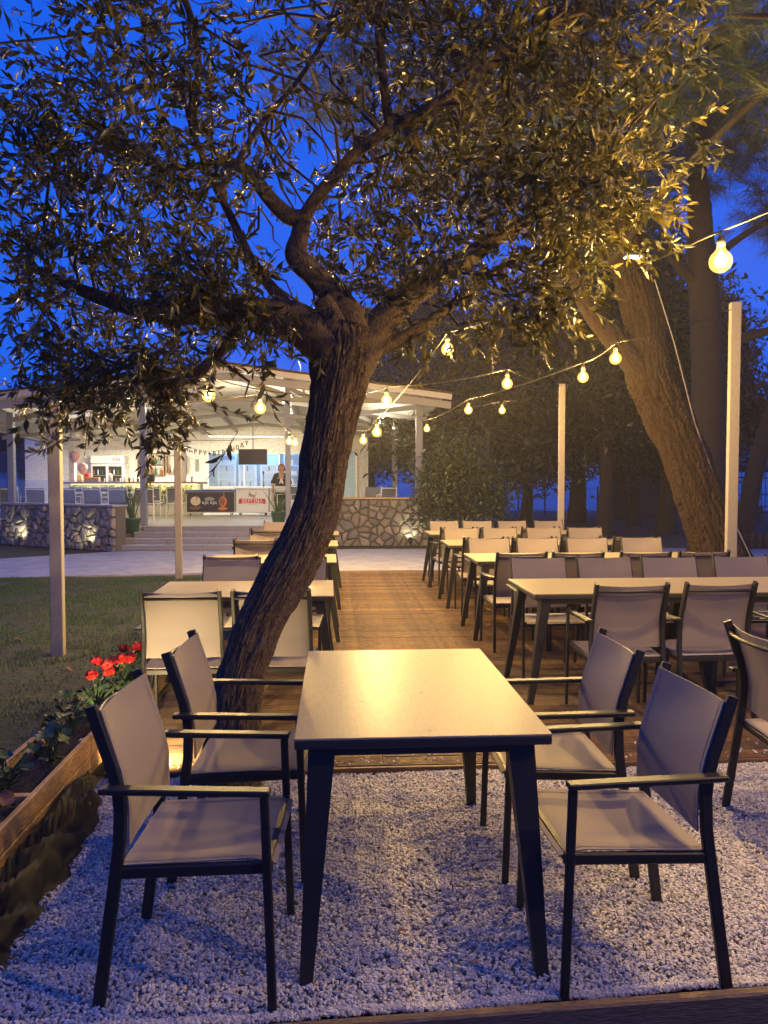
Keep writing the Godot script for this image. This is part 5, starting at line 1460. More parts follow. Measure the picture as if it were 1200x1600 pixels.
func bar_and_terrace() -> void:
	var F := 0.48
	var t := thing("bar_counter", "long bar counter with wooden top and glowing yellow green plant front", "bar", Vector3(-5.98, F, -23.7))
	part(t, "counter_top", boxm(Vector3(4.1, 0.06, 0.62), 0.008, Vector3(0, 0.985, 0)), M.bar_wood)
	part(t, "counter_body", boxm(Vector3(3.85, 0.93, 0.36), 0.004, Vector3(0, 0.475, -0.08)), M.white_paint)
	var xf := []
	var cols := []
	for k in 620:
		xf.append(Transform3D(Basis.from_euler(Vector3(rng.randf() * TAU, rng.randf() * TAU, 0)).scaled(Vector3.ONE * rng.randf_range(0.7, 1.2)), Vector3(rng.randf_range(-1.9, 1.9), rng.randf_range(0.35, 0.92), 0.125 + rng.randf_range(0.0, 0.03))))
		var w := rng.randf()
		cols.append(Color(lerpf(0.10, 0.4, w), lerpf(0.14, 0.38, w), lerpf(0.03, 0.12, w)))
	multi(t, "plant_front", leafy_mesh(12, 0.07, 0.045, 4), M.leaf, xf, cols)
	part(t, "light_strip", boxm(Vector3(3.7, 0.015, 0.02), 0.0, Vector3(0, 0.945, 0.27)), M.led_strip)
	area(t, Vector3(0, 0.93, 0.25), Vector3(0, 0.2, 0.02), Vector2(3.7, 0.03), lin(1.0, 0.85, 0.25), 1.6)
	# frame round the bar
	var f := thing("pergola", "white timber frame with projecting joists round the bar opening", "bar frame", Vector3(-6.35, F, -23.75))
	part(f, "pillar", boxm(Vector3(0.16, 2.2, 0.2), 0.008, Vector3(-1.52, 1.1, 0)), M.white_paint)
	part(f, "pillar", boxm(Vector3(0.2, 2.2, 0.2), 0.008, Vector3(1.72, 1.1, 0)), M.white_paint)
	part(f, "header", boxm(Vector3(3.6, 0.15, 0.14), 0.006, Vector3(0.1, 2.05, 0.06)), M.white_paint)
	part(f, "header", boxm(Vector3(3.7, 0.1, 0.2), 0.006, Vector3(0.1, 2.19, 0.02)), M.white_paint)
	for k in 7:
		part(f, "joist", boxm(Vector3(0.12, 0.13, 2.6), 0.006, Vector3(-1.2 + k * 0.48, 2.31, -1.2)), M.white_paint)
	# back bar: fridge, shelves, bottles
	var fr := thing("drinks_fridge", "white drinks fridge with two glass doors behind the bar", "fridge", Vector3(-7.6, F, -26.55))
	part(fr, "body", boxm(Vector3(1.1, 1.6, 0.5), 0.01, Vector3(0, 0.8, -0.05)), M.white_gloss)
	for s in [-1.0, 1.0]:
		var d := part(fr, "door", boxm(Vector3(0.5, 0.66, 0.03), 0.004, Vector3(s * 0.26, 1.24, 0.22)), M.white_gloss)
		part(d, "pane", boxm(Vector3(0.43, 0.58, 0.01), 0.0, Vector3(s * 0.26, 1.24, 0.238)), M.screen_black)
		part(d, "shelf", boxm(Vector3(0.43, 0.02, 0.01), 0.0, Vector3(s * 0.26, 1.22, 0.246)), M.grey_metal)
		for k in 6:
			part(d, "bottle", boxm(Vector3(0.04, 0.16, 0.01), 0.004, Vector3(s * 0.26 - 0.17 + k * 0.068, 1.05 if k % 2 else 1.33, 0.247)), [M.amber_glass, M.green_glass, M.pale_glass][k % 3])
	var hd := part(fr, "header", boxm(Vector3(1.1, 0.26, 0.42), 0.008, Vector3(0, 1.75, 0)), M.white_gloss)
	lettering(hd, "lettering", "ONE", 0.1, Vector3(0.3, 1.75, 0.215), M.print_red)
	var sh := thing("bottle_shelf", "wooden wall shelf with compartments of bottles behind the bar", "shelf", Vector3(-6.27, 1.72, -26.86))
	for q in [[0.0, 0.0, 0.86], [0.0, 0.36, 0.86], [0.0, 0.72, 0.86], [0.85, 0.06, 0.66], [0.85, 0.66, 0.66]]:
		part(sh, "shelf_board", boxm(Vector3(q[2], 0.025, 0.2), 0.003, Vector3(q[0], q[1], 0.06)), M.shelf_wood)
	for x in [-0.43, 0.0, 0.43]:
		part(sh, "divider", boxm(Vector3(0.025, 0.745, 0.2), 0.003, Vector3(x, 0.36, 0.061)), M.shelf_wood)
	for x in [0.53, 1.17]:
		part(sh, "divider", boxm(Vector3(0.025, 0.62, 0.2), 0.003, Vector3(x, 0.36, 0.061)), M.shelf_wood)
	var bm := [bottle_mesh(0.28, 0.036), bottle_mesh(0.24, 0.042), bottle_mesh(0.3, 0.03)]
	var n := 0
	for row in [[-6.27, 1.735, 0.78, 8, "lower compartment of the wooden shelf"], [-6.27, 2.095, 0.78, 8, "upper compartment of the wooden shelf"], [-5.42, 1.795, 0.58, 6, "right hand shelf behind the bar"]]:
		for k in row[3]:
			var kind: int = rng.randi_range(0, 2)
			var shade: int = rng.randi_range(0, 2)
			single("bottle", bm[kind], [M.amber_glass, M.green_glass, M.pale_glass][shade], "%s bottle standing in the %s" % [["amber", "green", "pale"][shade], row[4]], "bottle", Vector3(row[0] - row[2] / 2 + row[2] * (k + 0.5) / row[3], row[1], -26.80), "bottles behind the bar")
			n += 1
	single("notice", boxm(Vector3(0.2, 0.3, 0.006)), M.print_white, "white notice taped to the wall below the right shelf", "notice", Vector3(-5.6, 1.62, -26.92))
	single("notice", boxm(Vector3(0.12, 0.42, 0.02)), M.beam_grey, "dark framed board on the wall right of the shelves", "board", Vector3(-4.75, 2.05, -26.9))
	# things on the counter
	var cy := F + 1.015
	var cm := thing("coffee_machine", "black rounded coffee machine on the bar counter", "coffee machine", Vector3(-5.62, cy, -23.75))
	part(cm, "body", boxm(Vector3(0.3, 0.26, 0.3), 0.04, Vector3(0, 0.13, 0)), M.black_plastic)
	part(cm, "spout", boxm(Vector3(0.08, 0.06, 0.1), 0.01, Vector3(0, 0.15, 0.19)), M.steel)
	var gj := G.new()
	gj.lathe([[0, 0], [0.06, 0], [0.065, 0.04], [0.065, 0.2], [0.045, 0.23], [0.02, 0.24], [0.0, 0.26]], Vector3.ZERO, 14)
	single("glass_jar", gj.mesh(), M.pale_glass, "clear glass jar with lid on the bar counter", "jar", Vector3(-6.75, cy, -23.7))
	single("menu_box", boxm(Vector3(0.42, 0.14, 0.18), 0.01, Vector3(0, 0.07, 0)), M.bar_wood, "orange brown wooden box on the left of the bar counter", "box", Vector3(-7.3, cy, -23.75))
	single("napkin_box", boxm(Vector3(0.2, 0.22, 0.2), 0.015, Vector3(0, 0.11, 0)), M.print_tan, "tan box at the bar's left pillar", "box", Vector3(-7.78, cy, -24.0))
	single("gift_bag", boxm(Vector3(0.14, 0.26, 0.12), 0.01, Vector3(0, 0.13, 0)), M.print_red, "red bag standing on the bar counter by the balloons", "bag", Vector3(-7.52, cy, -23.95))
	for q in [[-6.35, 0.18], [-6.2, 0.12], [-6.08, 0.15], [-5.95, 0.1], [-4.6, 0.2], [-4.35, 0.16]]:
		var gg := G.new()
		gg.lathe([[0, 0], [0.03, 0], [0.04, q[1]], [0.034, q[1]], [0.026, 0.012], [0, 0.012]], Vector3.ZERO, 12)
		single("tumbler", gg.mesh(), M.pale_glass if q[1] > 0.13 else M.black_plastic, "small cup on the counter %s" % ("right of the coffee machine" if q[0] > -5.5 else "left of the coffee machine"), "cup", Vector3(q[0], cy, -23.72), "cups on the bar counter")
	# balloons
	var bwords := ["pink balloon on top of the bar frame's left end", "upper pink balloon inside the bar's left pillar", "lower pink balloon hanging over the bar counter"]
	var bpos := v3([[-7.75, 3.12, -23.4], [-7.72, 2.22, -23.55], [-7.5, 1.86, -23.5]])
	for k in 3:
		var b := thing("balloon", bwords[k], "balloon", bpos[k], 0.0, "pink balloons at the bar")
		var g := G.new()
		g.lathe([[0, -0.17], [0.02, -0.16], [0.06, -0.12], [0.13, -0.02], [0.15, 0.06], [0.12, 0.14], [0.06, 0.185], [0, 0.2]], Vector3.ZERO, 18)
		part(b, "skin", g.mesh(), M.balloon)
		g = G.new()
		g.tube([Vector3(0, -0.165, 0), Vector3(0.01, -0.3, -0.02), Vector3(-0.1, -0.42, -0.1)], 0.003, 4)
		part(b, "string", g.mesh(), M.print_white)
	var spk := G.new()
	spk.lathe([[0, -0.16], [0.09, -0.16], [0.13, -0.05], [0.13, 0.08], [0.06, 0.16], [0, 0.16]], Vector3.ZERO, 16, Basis(Vector3.BACK, PI / 2))
	single("loudspeaker", spk.mesh(), M.white_gloss, "round white loudspeaker on the bar frame's left end", "loudspeaker", Vector3(-7.72, 2.93, -23.6))

	# birthday bunting
	var bn := thing("birthday_banner", "black letter bunting spelling a birthday greeting under the ceiling", "banner", Vector3(-3.2, 2.4, -21.5))
	var pts := []
	for k in 21:
		var u := k / 20.0
		pts.append(Vector3(lerpf(-0.95, 0.82, u), lerpf(0.02, 0.2, u) - 0.22 * sin(PI * u) + 0.06, 0))
	var g2 := G.new()
	g2.tube(pts, 0.004, 5)
	g2.tube([pts[0], pts[0] + Vector3(-0.35, 0.5, -0.2)], 0.003, 4)
	g2.tube([pts[-1], pts[-1] + Vector3(0.3, 0.5, -0.2)], 0.003, 4)
	part(bn, "string", g2.mesh(), M.black_plastic)
	var word := "HAPPY★BIRTHDAY"
	for k in word.length():
		var u := (k + 0.5) / word.length()
		var at := Vector3(lerpf(-0.95, 0.82, u), lerpf(0.02, 0.2, u) - 0.22 * sin(PI * u) - 0.01, 0.01)
		if word[k] == "★":
			var sg := G.new()
			var ring := []
			for j in 10:
				var r := 0.062 if j % 2 == 0 else 0.026
				ring.append(Vector3(sin(TAU * j / 10) * r, cos(TAU * j / 10) * r, 0))
			for j in 10: sg.tri(Vector3(0, 0, 0.008), ring[j], ring[(j + 1) % 10])
			for j in 10: sg.tri(Vector3(0, 0, -0.004), ring[(j + 1) % 10], ring[j])
			part(bn, "star", sg.mesh(), M.black_plastic, Transform3D(Basis(), at))
		else:
			lettering(bn, "letter", word[k], 0.12, at, M.black_plastic, 0.006)
	# television on a ceiling pole
	var tv := thing("television", "dark flat television hanging from the ceiling on a pole", "television", Vector3(-2.33, 2.2, -22.0))
	part(tv, "casing", boxm(Vector3(0.80, 0.44, 0.05), 0.008), M.black_plastic)
	part(tv, "screen", boxm(Vector3(0.76, 0.40, 0.006), 0.0, Vector3(0, 0, 0.027)), M.screen_black)
	part(tv, "pole", boxm(Vector3(0.03, roof_y(-2.33, -22.0) - 2.2, 0.03), 0.0, Vector3(0, (roof_y(-2.33, -22.0) - 2.2) / 2, -0.045)), M.beam_grey)

	freezers()
	chairs_on_terrace()

func disc(g: G, c: Vector3, rx: float, ry: float, n := 18, a0 := 0.0, a1 := TAU) -> void:
	for k in n:
		var a := lerpf(a0, a1, float(k) / n)
		var b := lerpf(a0, a1, float(k + 1) / n)
		g.tri(c, c + Vector3(cos(b) * rx, sin(b) * ry, 0), c + Vector3(cos(a) * rx, sin(a) * ry, 0))

func freezers() -> void:
	var F := 0.48
	# dark ice cream chest
	var t := thing("ice_cream_freezer", "dark printed ice cream chest freezer with blue rim on castors", "freezer", Vector3(-3.77, F, -23.8))
	part(t, "body", boxm(Vector3(1.46, 0.64, 0.6), 0.012, Vector3(0, 0.40, 0)), M.white_gloss)
	part(t, "front_panel", boxm(Vector3(1.44, 0.60, 0.012), 0.003, Vector3(0, 0.41, 0.306)), M.print_black)
	part(t, "rim", boxm(Vector3(1.48, 0.06, 0.63), 0.012, Vector3(0, 0.75, 0)), M.blue_lid)
	part(t, "glass_lid", boxm(Vector3(1.2, 0.2, 0.5), 0.006, Vector3(0.1, 0.88, -0.05)), M.pane)
	for x in [-0.6, 0.6]:
		for z in [-0.2, 0.2]:
			var w := G.new()
			w.lathe([[0, -0.015], [0.035, -0.015], [0.035, 0.015], [0, 0.015]], Vector3(x, 0.037, z), 12, Basis(Vector3.BACK, PI / 2))
			part(t, "castor", w.mesh(), M.black_plastic)
	var z := 0.3155
	var g := G.new()
	disc(g, Vector3(-0.43, 0.44, z), 0.15, 0.135)
	part(t, "print_ice_cream", g.mesh(), M.print_cream)
	g = G.new()
	g.box(Vector3(-0.40, 0.53, z + 0.001), Vector3(0.02, 0.18, 0.002))
	for q in [[-0.56, 0.24], [-0.48, 0.21], [-0.38, 0.22], [-0.31, 0.25], [-0.43, 0.27]]: disc(g, Vector3(q[0], q[1], z + 0.001), 0.06, 0.032, 8)
	part(t, "print_chocolate", g.mesh(), M.print_brown)
	g = G.new()
	disc(g, Vector3(0.38, 0.42, z), 0.115, 0.16)
	g.box(Vector3(0.41, 0.62, z), Vector3(0.03, 0.14, 0.002))
	disc(g, Vector3(0.37, 0.21, z), 0.14, 0.05)
	part(t, "print_ice_lolly", g.mesh(), M.print_orange)
	g = G.new()
	disc(g, Vector3(0.36, 0.42, z + 0.0015), 0.08, 0.12)
	part(t, "print_chocolate", g.mesh(), M.print_brown)
	lettering(t, "lettering", "κρι κρι", 0.105, Vector3(-0.02, 0.40, z), M.print_white, 0.004, 0.0, false)
	g = G.new()
	for k in 5:
		var pts := []
		for j in 7:
			var a := PI * (0.2 + 0.6 * j / 6.0)
			pts.append(Vector3(-0.02 + cos(a) * (0.19 - 0.022 * k), 0.41 + sin(a) * (0.14 - 0.02 * k), z))
		g.tube(pts, 0.004, 4)
	part(t, "print_shell", g.mesh(), M.print_white)
	# white beer cooler
	var c := thing("drinks_cooler", "white drinks cooler with red ribbon emblem beside the dark freezer", "cooler", Vector3(-2.52, F, -23.8))
	part(c, "body", boxm(Vector3(0.98, 0.70, 0.6), 0.015, Vector3(0, 0.43, 0)), M.white_gloss)
	part(c, "lid", boxm(Vector3(1.02, 0.06, 0.64), 0.012, Vector3(0, 0.81, 0)), M.white_gloss)
	for x in [-0.38, 0.38]:
		for zz in [-0.2, 0.2]:
			var w := G.new()
			w.lathe([[0, -0.015], [0.04, -0.015], [0.04, 0.015], [0, 0.015]], Vector3(x, 0.042, zz), 12, Basis(Vector3.BACK, PI / 2))
			part(c, "castor", w.mesh(), M.black_plastic)
	z = 0.302
	g = G.new()
	g.box(Vector3(0, 0.44, z + 0.004), Vector3(0.68, 0.14, 0.008), 0.002)
	for s in [-1.0, 1.0]: g.box(Vector3(s * 0.36, 0.43, z + 0.002), Vector3(0.08, 0.15, 0.004), 0.001)
	part(c, "ribbon", g.mesh(), M.print_red)
	lettering(c, "lettering", "ΒΕΡΓΙNΑ", 0.115, Vector3(0, 0.44, z + 0.01), M.print_white, 0.004, 0.0, false)
	lettering(c, "lettering", "PREMIUM BEER", 0.032, Vector3(0, 0.32, z + 0.002), M.print_tan, 0.003, 0.0, false)
	g = G.new()          # rampant lion emblem: body, neck, head, legs, tail
	for q in [[0.0, 0.60, 0.055, 0.035], [-0.05, 0.62, 0.04, 0.035], [-0.075, 0.665, 0.035, 0.03], [0.06, 0.58, 0.04, 0.04]]: disc(g, Vector3(q[0], q[1], z + 0.003), q[2], q[3], 14)
	for q in [[-0.07, 0.61, -0.13, 0.63], [-0.05, 0.59, -0.11, 0.56], [0.04, 0.57, 0.02, 0.51], [0.07, 0.57, 0.09, 0.51], [0.09, 0.60, 0.13, 0.66], [0.13, 0.66, 0.10, 0.70]]:
		g.bar(Vector3(q[0], q[1], z + 0.003), Vector3(q[2], q[3], z + 0.003), 0.022, 0.004, Vector3.BACK, 0.0)
	part(c, "emblem", g.mesh(), M.print_tan)
	single("white_cabinet", boxm(Vector3(0.5, 0.78, 0.5), 0.01, Vector3(0, 0.4, 0)), M.white_paint, "plain white cabinet right of the drinks cooler", "cabinet", Vector3(-1.8, F, -24.7))
	# microphone on a stand
	var ms := thing("microphone_stand", "black microphone on a thin stand behind the cooler", "microphone", Vector3(-2.26, F, -24.35))
	g = G.new()
	g.tube([Vector3(0, 0.02, 0), Vector3(0, 1.22, 0)], 0.009, 8)
	for k in 3: g.tube([Vector3(0, 0.05, 0), Vector3(cos(k * TAU / 3) * 0.25, 0.01, sin(k * TAU / 3) * 0.25)], 0.008, 6)
	part(ms, "stand", g.mesh(), M.black_plastic)
	g = G.new()
	g.lathe([[0, -0.03], [0.015, -0.02], [0.018, 0.02], [0.028, 0.05], [0.03, 0.08], [0.018, 0.105], [0, 0.11]], Vector3(0, 1.24, 0), 12)
	part(ms, "microphone", g.mesh(), M.black_plastic)
	# fridges inside the kitchen
	for q in [[-3.95, 0.66, "left kitchen fridge with blue sign behind the window"], [-3.2, 0.66, "second kitchen fridge behind the window"], [-2.42, 0.66, "third kitchen fridge behind the window, right of the television"]]:
		var k := thing("display_fridge", q[2], "fridge", Vector3(q[0], F, -28.6), 0.0, "glass fronted fridges in the kitchen")
		part(k, "body", boxm(Vector3(q[1], 2.0, 0.6), 0.01, Vector3(0, 1.0, -0.06)), M.white_gloss)
		part(k, "glass_door", boxm(Vector3(q[1] - 0.16, 1.1, 0.02), 0.004, Vector3(0, 1.05, 0.25)), M.steel)
		for j in 3: part(k, "shelf", boxm(Vector3(q[1] - 0.18, 0.02, 0.01), 0.0, Vector3(0, 0.8 + 0.28 * j, 0.266)), M.white_gloss)
		for j in 5: part(k, "bottle", boxm(Vector3(0.05, 0.18, 0.01), 0.004, Vector3(-0.2 + j * 0.1, 0.92 + 0.28 * (j % 3), 0.268)), [M.green_glass, M.pale_glass, M.screen_black][j % 3])
		if q[0] < -2.5:
			var sg := part(k, "sign", boxm(Vector3(0.58, 0.13, 0.02), 0.0, Vector3(0, 1.87, 0.25)), M.print_blue)
			lettering(sg, "lettering", "ΜΕNΤΖΕΣ", 0.085, Vector3(0, 1.87, 0.264), M.print_white, 0.004, 0.0, false)
	var rk := thing("kitchen_rack", "white shelf rack with boxes at the right of the kitchen window", "rack", Vector3(-1.35, F, -28.8))
	for y in [0.3, 0.9, 1.25, 1.6, 2.0]: part(rk, "shelf", boxm(Vector3(1.1, 0.03, 0.4), 0.0, Vector3(0, y, 0)), M.white_gloss)
	for x in [-0.54, 0.0, 0.54]: part(rk, "upright", boxm(Vector3(0.04, 2.1, 0.4), 0.0, Vector3(x, 1.05, -0.002)), M.white_gloss)
	for q in [[-0.3, 0.915, 0.2, 0.2], [0.25, 0.915, 0.3, 0.16], [-0.25, 1.265, 0.3, 0.14], [0.2, 1.265, 0.16, 0.22], [-0.3, 1.615, 0.18, 0.2], [0.28, 1.615, 0.22, 0.16]]:
		part(rk, "box", boxm(Vector3(q[2], q[3], 0.25), 0.006, Vector3(q[0], q[1] + q[3] / 2, 0.02)), M.steel)
	# potted plants by the steps
	for q in [[-4.68, 0.36, -18.12, "sword leaved plant in a green pot on the left of the steps", 0.95], [-1.38, F, -18.72, "potted plant in a dark green pot at the top of the steps", 0.6]]:
		var p := thing("potted_plant", q[3], "plant", Vector3(q[0], q[1], q[2]), 0.0, "potted plants by the steps")
		g = G.new()
		g.lathe([[0, 0], [0.13, 0], [0.18, 0.28], [0.19, 0.28], [0.19, 0.32], [0.165, 0.32], [0.16, 0.27], [0, 0.27]], Vector3.ZERO, 18)
		part(p, "pot", g.mesh(), M.pot_green)
		for k in 13:
			var a := k * 2.4
			var lean := 0.1 + 0.02 * k
			var b := G.new()
			var tip := Vector3(cos(a) * lean * 1.5, 0.28 + q[4] * rng.randf_range(0.65, 1.0), sin(a) * lean * 1.5)
			var base := Vector3(cos(a) * 0.05, 0.27, sin(a) * 0.05)
			var mid := base.lerp(tip, 0.55) + Vector3(0, 0.06, 0)
			var w := Vector3(-sin(a), 0, cos(a)) * 0.022
			b.quad(base - w, mid - w * 0.9, mid + w * 0.9, base + w)
			b.tri(mid - w * 0.9, tip, mid + w * 0.9)
			part(p, "leaf", b.mesh(), M.blade_green)

func chairs_on_terrace() -> void:
	var F := 0.48
	var grp := "white framed chairs on the pavilion terrace"
	var c := build_chair("terrace_chair", "white framed grey armchair on the terrace at the left end by the stone wall", M.white_chair, M.grey_fabric, grp)
	c.position = Vector3(-7.6, F, -20.2)
	c.rotation.y = 0.2
	var rows := [[-6.75, -20.0, 0.1, "white framed grey armchair by the stone wall, second from the left post"], [-5.95, -19.6, -0.1, "white framed grey armchair by the stone wall, third from the left post"], [-5.3, -19.3, 0.15, "white framed grey armchair by the stone wall, nearest the steps"],
		[-4.95, -20.3, 0.3, "white framed armchair at the top of the steps beside the pale post"], [-7.4, -22.9, 0.0, "white chair drawn up to the bar's left end"], [-6.75, -22.9, 0.06, "white chair at the bar, second from the left"], [-6.05, -22.9, -0.06, "white chair at the bar, third from the left"],
		[-5.3, -22.9, 0.05, "white chair at the bar, fourth from the left"], [-4.65, -22.9, 0.0, "white chair at the bar's right end"], [-8.6, -21.0, 0.3, "white framed chair behind the far left pavilion post"],
		[-1.42, -23.2, 2.6, "white armchair standing in front of the person"], [1.0, -22.2, 2.9, "white framed chair behind the right wall near the white pier"], [1.45, -22.1, 0.2, "white framed chair behind the right wall near the blue post"]]
	for q in rows: copy(c, q[3], Vector3(q[0], F, q[1]), q[2], grp)
	for q in [[-6.4, -20.75, "white terrace table by the stone wall, left of the steps"], [-5.45, -20.9, "white terrace table nearest the top of the steps"], [1.25, -22.9, "white terrace table behind the right stone wall"]]:
		var t := thing("terrace_table", q[2], "table", Vector3(q[0], F, q[1]), 0.0, "white tables on the pavilion terrace")
		part(t, "table_top", boxm(Vector3(0.8, 0.03, 0.8), 0.006, Vector3(0, 0.735, 0)), M.white_chair)
		for sx in [-1.0, 1.0]:
			for sz in [-1.0, 1.0]:
				part(t, "leg", boxm(Vector3(0.045, 0.72, 0.045), 0.004, Vector3(sx * 0.34, 0.36, sz * 0.34)), M.white_chair)

# ---------------------------------------------------------------- the person
func capsule(p: Vector3, b: Array) -> float:
	var ab: Vector3 = b[1] - b[0]
	var h := clampf((p - b[0]).dot(ab) / maxf(ab.length_squared(), 1e-8), 0, 1)
	return p.distance_to(b[0] + ab * h) - lerpf(b[2], b[3], h)

func flesh(bones: Array, cell: float, k: float, squash := Vector3.ONE) -> ArrayMesh:
	var lo := Vector3.ONE * 1e9
	var hi := -lo
	for b in bones:
		for e in [[b[0], b[2]], [b[1], b[3]]]:
			lo = lo.min(e[0] - Vector3.ONE * (e[1] + cell * 2)); hi = hi.max(e[0] + Vector3.ONE * (e[1] + cell * 2))
	var n := Vector3i((hi - lo) / cell) + Vector3i(2, 2, 2)
	var F := PackedFloat32Array()
	F.resize(n.x * n.y * n.z)
	for z in n.z:
		for y in n.y:
			for x in n.x:
				var p := lo + Vector3(x, y, z) * cell
				var d := 1e9
				for b in bones:
					var c := capsule(p, b)
					if c > d + k: continue
					var h := clampf(0.5 + 0.5 * (d - c) / k, 0, 1)
					d = lerpf(d, c, h) - k * h * (1.0 - h)
				F[(z * n.y + y) * n.x + x] = d
	var V := {}
	var at := func(x: int, y: int, z: int) -> int: return (z * n.y + y) * n.x + x
	for z in n.z - 1:
		for y in n.y - 1:
			for x in n.x - 1:
				var s := Vector3.ZERO
				var m := 0
				var cs := []
				for q in 8: cs.append(F[at.call(x + (q & 1), y + ((q >> 1) & 1), z + (q >> 2))])
				for e in [[0, 1], [2, 3], [4, 5], [6, 7], [0, 2], [1, 3], [4, 6], [5, 7], [0, 4], [1, 5], [2, 6], [3, 7]]:
					if (cs[e[0]] < 0) != (cs[e[1]] < 0):
						var f: float = cs[e[0]] / (cs[e[0]] - cs[e[1]])
						var a := Vector3(e[0] & 1, (e[0] >> 1) & 1, e[0] >> 2)
						var b := Vector3(e[1] & 1, (e[1] >> 1) & 1, e[1] >> 2)
						s += a.lerp(b, f); m += 1
				if m: V[at.call(x, y, z)] = (lo + (Vector3(x, y, z) + s / m) * cell) * squash
	var g := G.new()
	g.smooth()
	for z in range(1, n.z - 1):
		for y in range(1, n.y - 1):
			for x in range(1, n.x - 1):
				var f0 := F[at.call(x, y, z)]
				for ax in 3:
					var d: Array = [[1, 0, 0], [0, 1, 0], [0, 0, 1]][ax]
					var f1 := F[at.call(x + d[0], y + d[1], z + d[2])]
					if (f0 < 0) == (f1 < 0): continue
					var u: Array = [[0, 1, 0], [0, 0, 1], [1, 0, 0]][ax]
					var v: Array = [[0, 0, 1], [1, 0, 0], [0, 1, 0]][ax]
					var q := []
					for c in [[0, 0], [1, 0], [1, 1], [0, 1]]:
						q.append(V[at.call(x - u[0] * c[0] - v[0] * c[1], y - u[1] * c[0] - v[1] * c[1], z - u[2] * c[0] - v[2] * c[1])])
					if f0 < 0: g.quad(q[0], q[1], q[2], q[3])
					else: g.quad(q[3], q[2], q[1], q[0])
	return g.mesh()

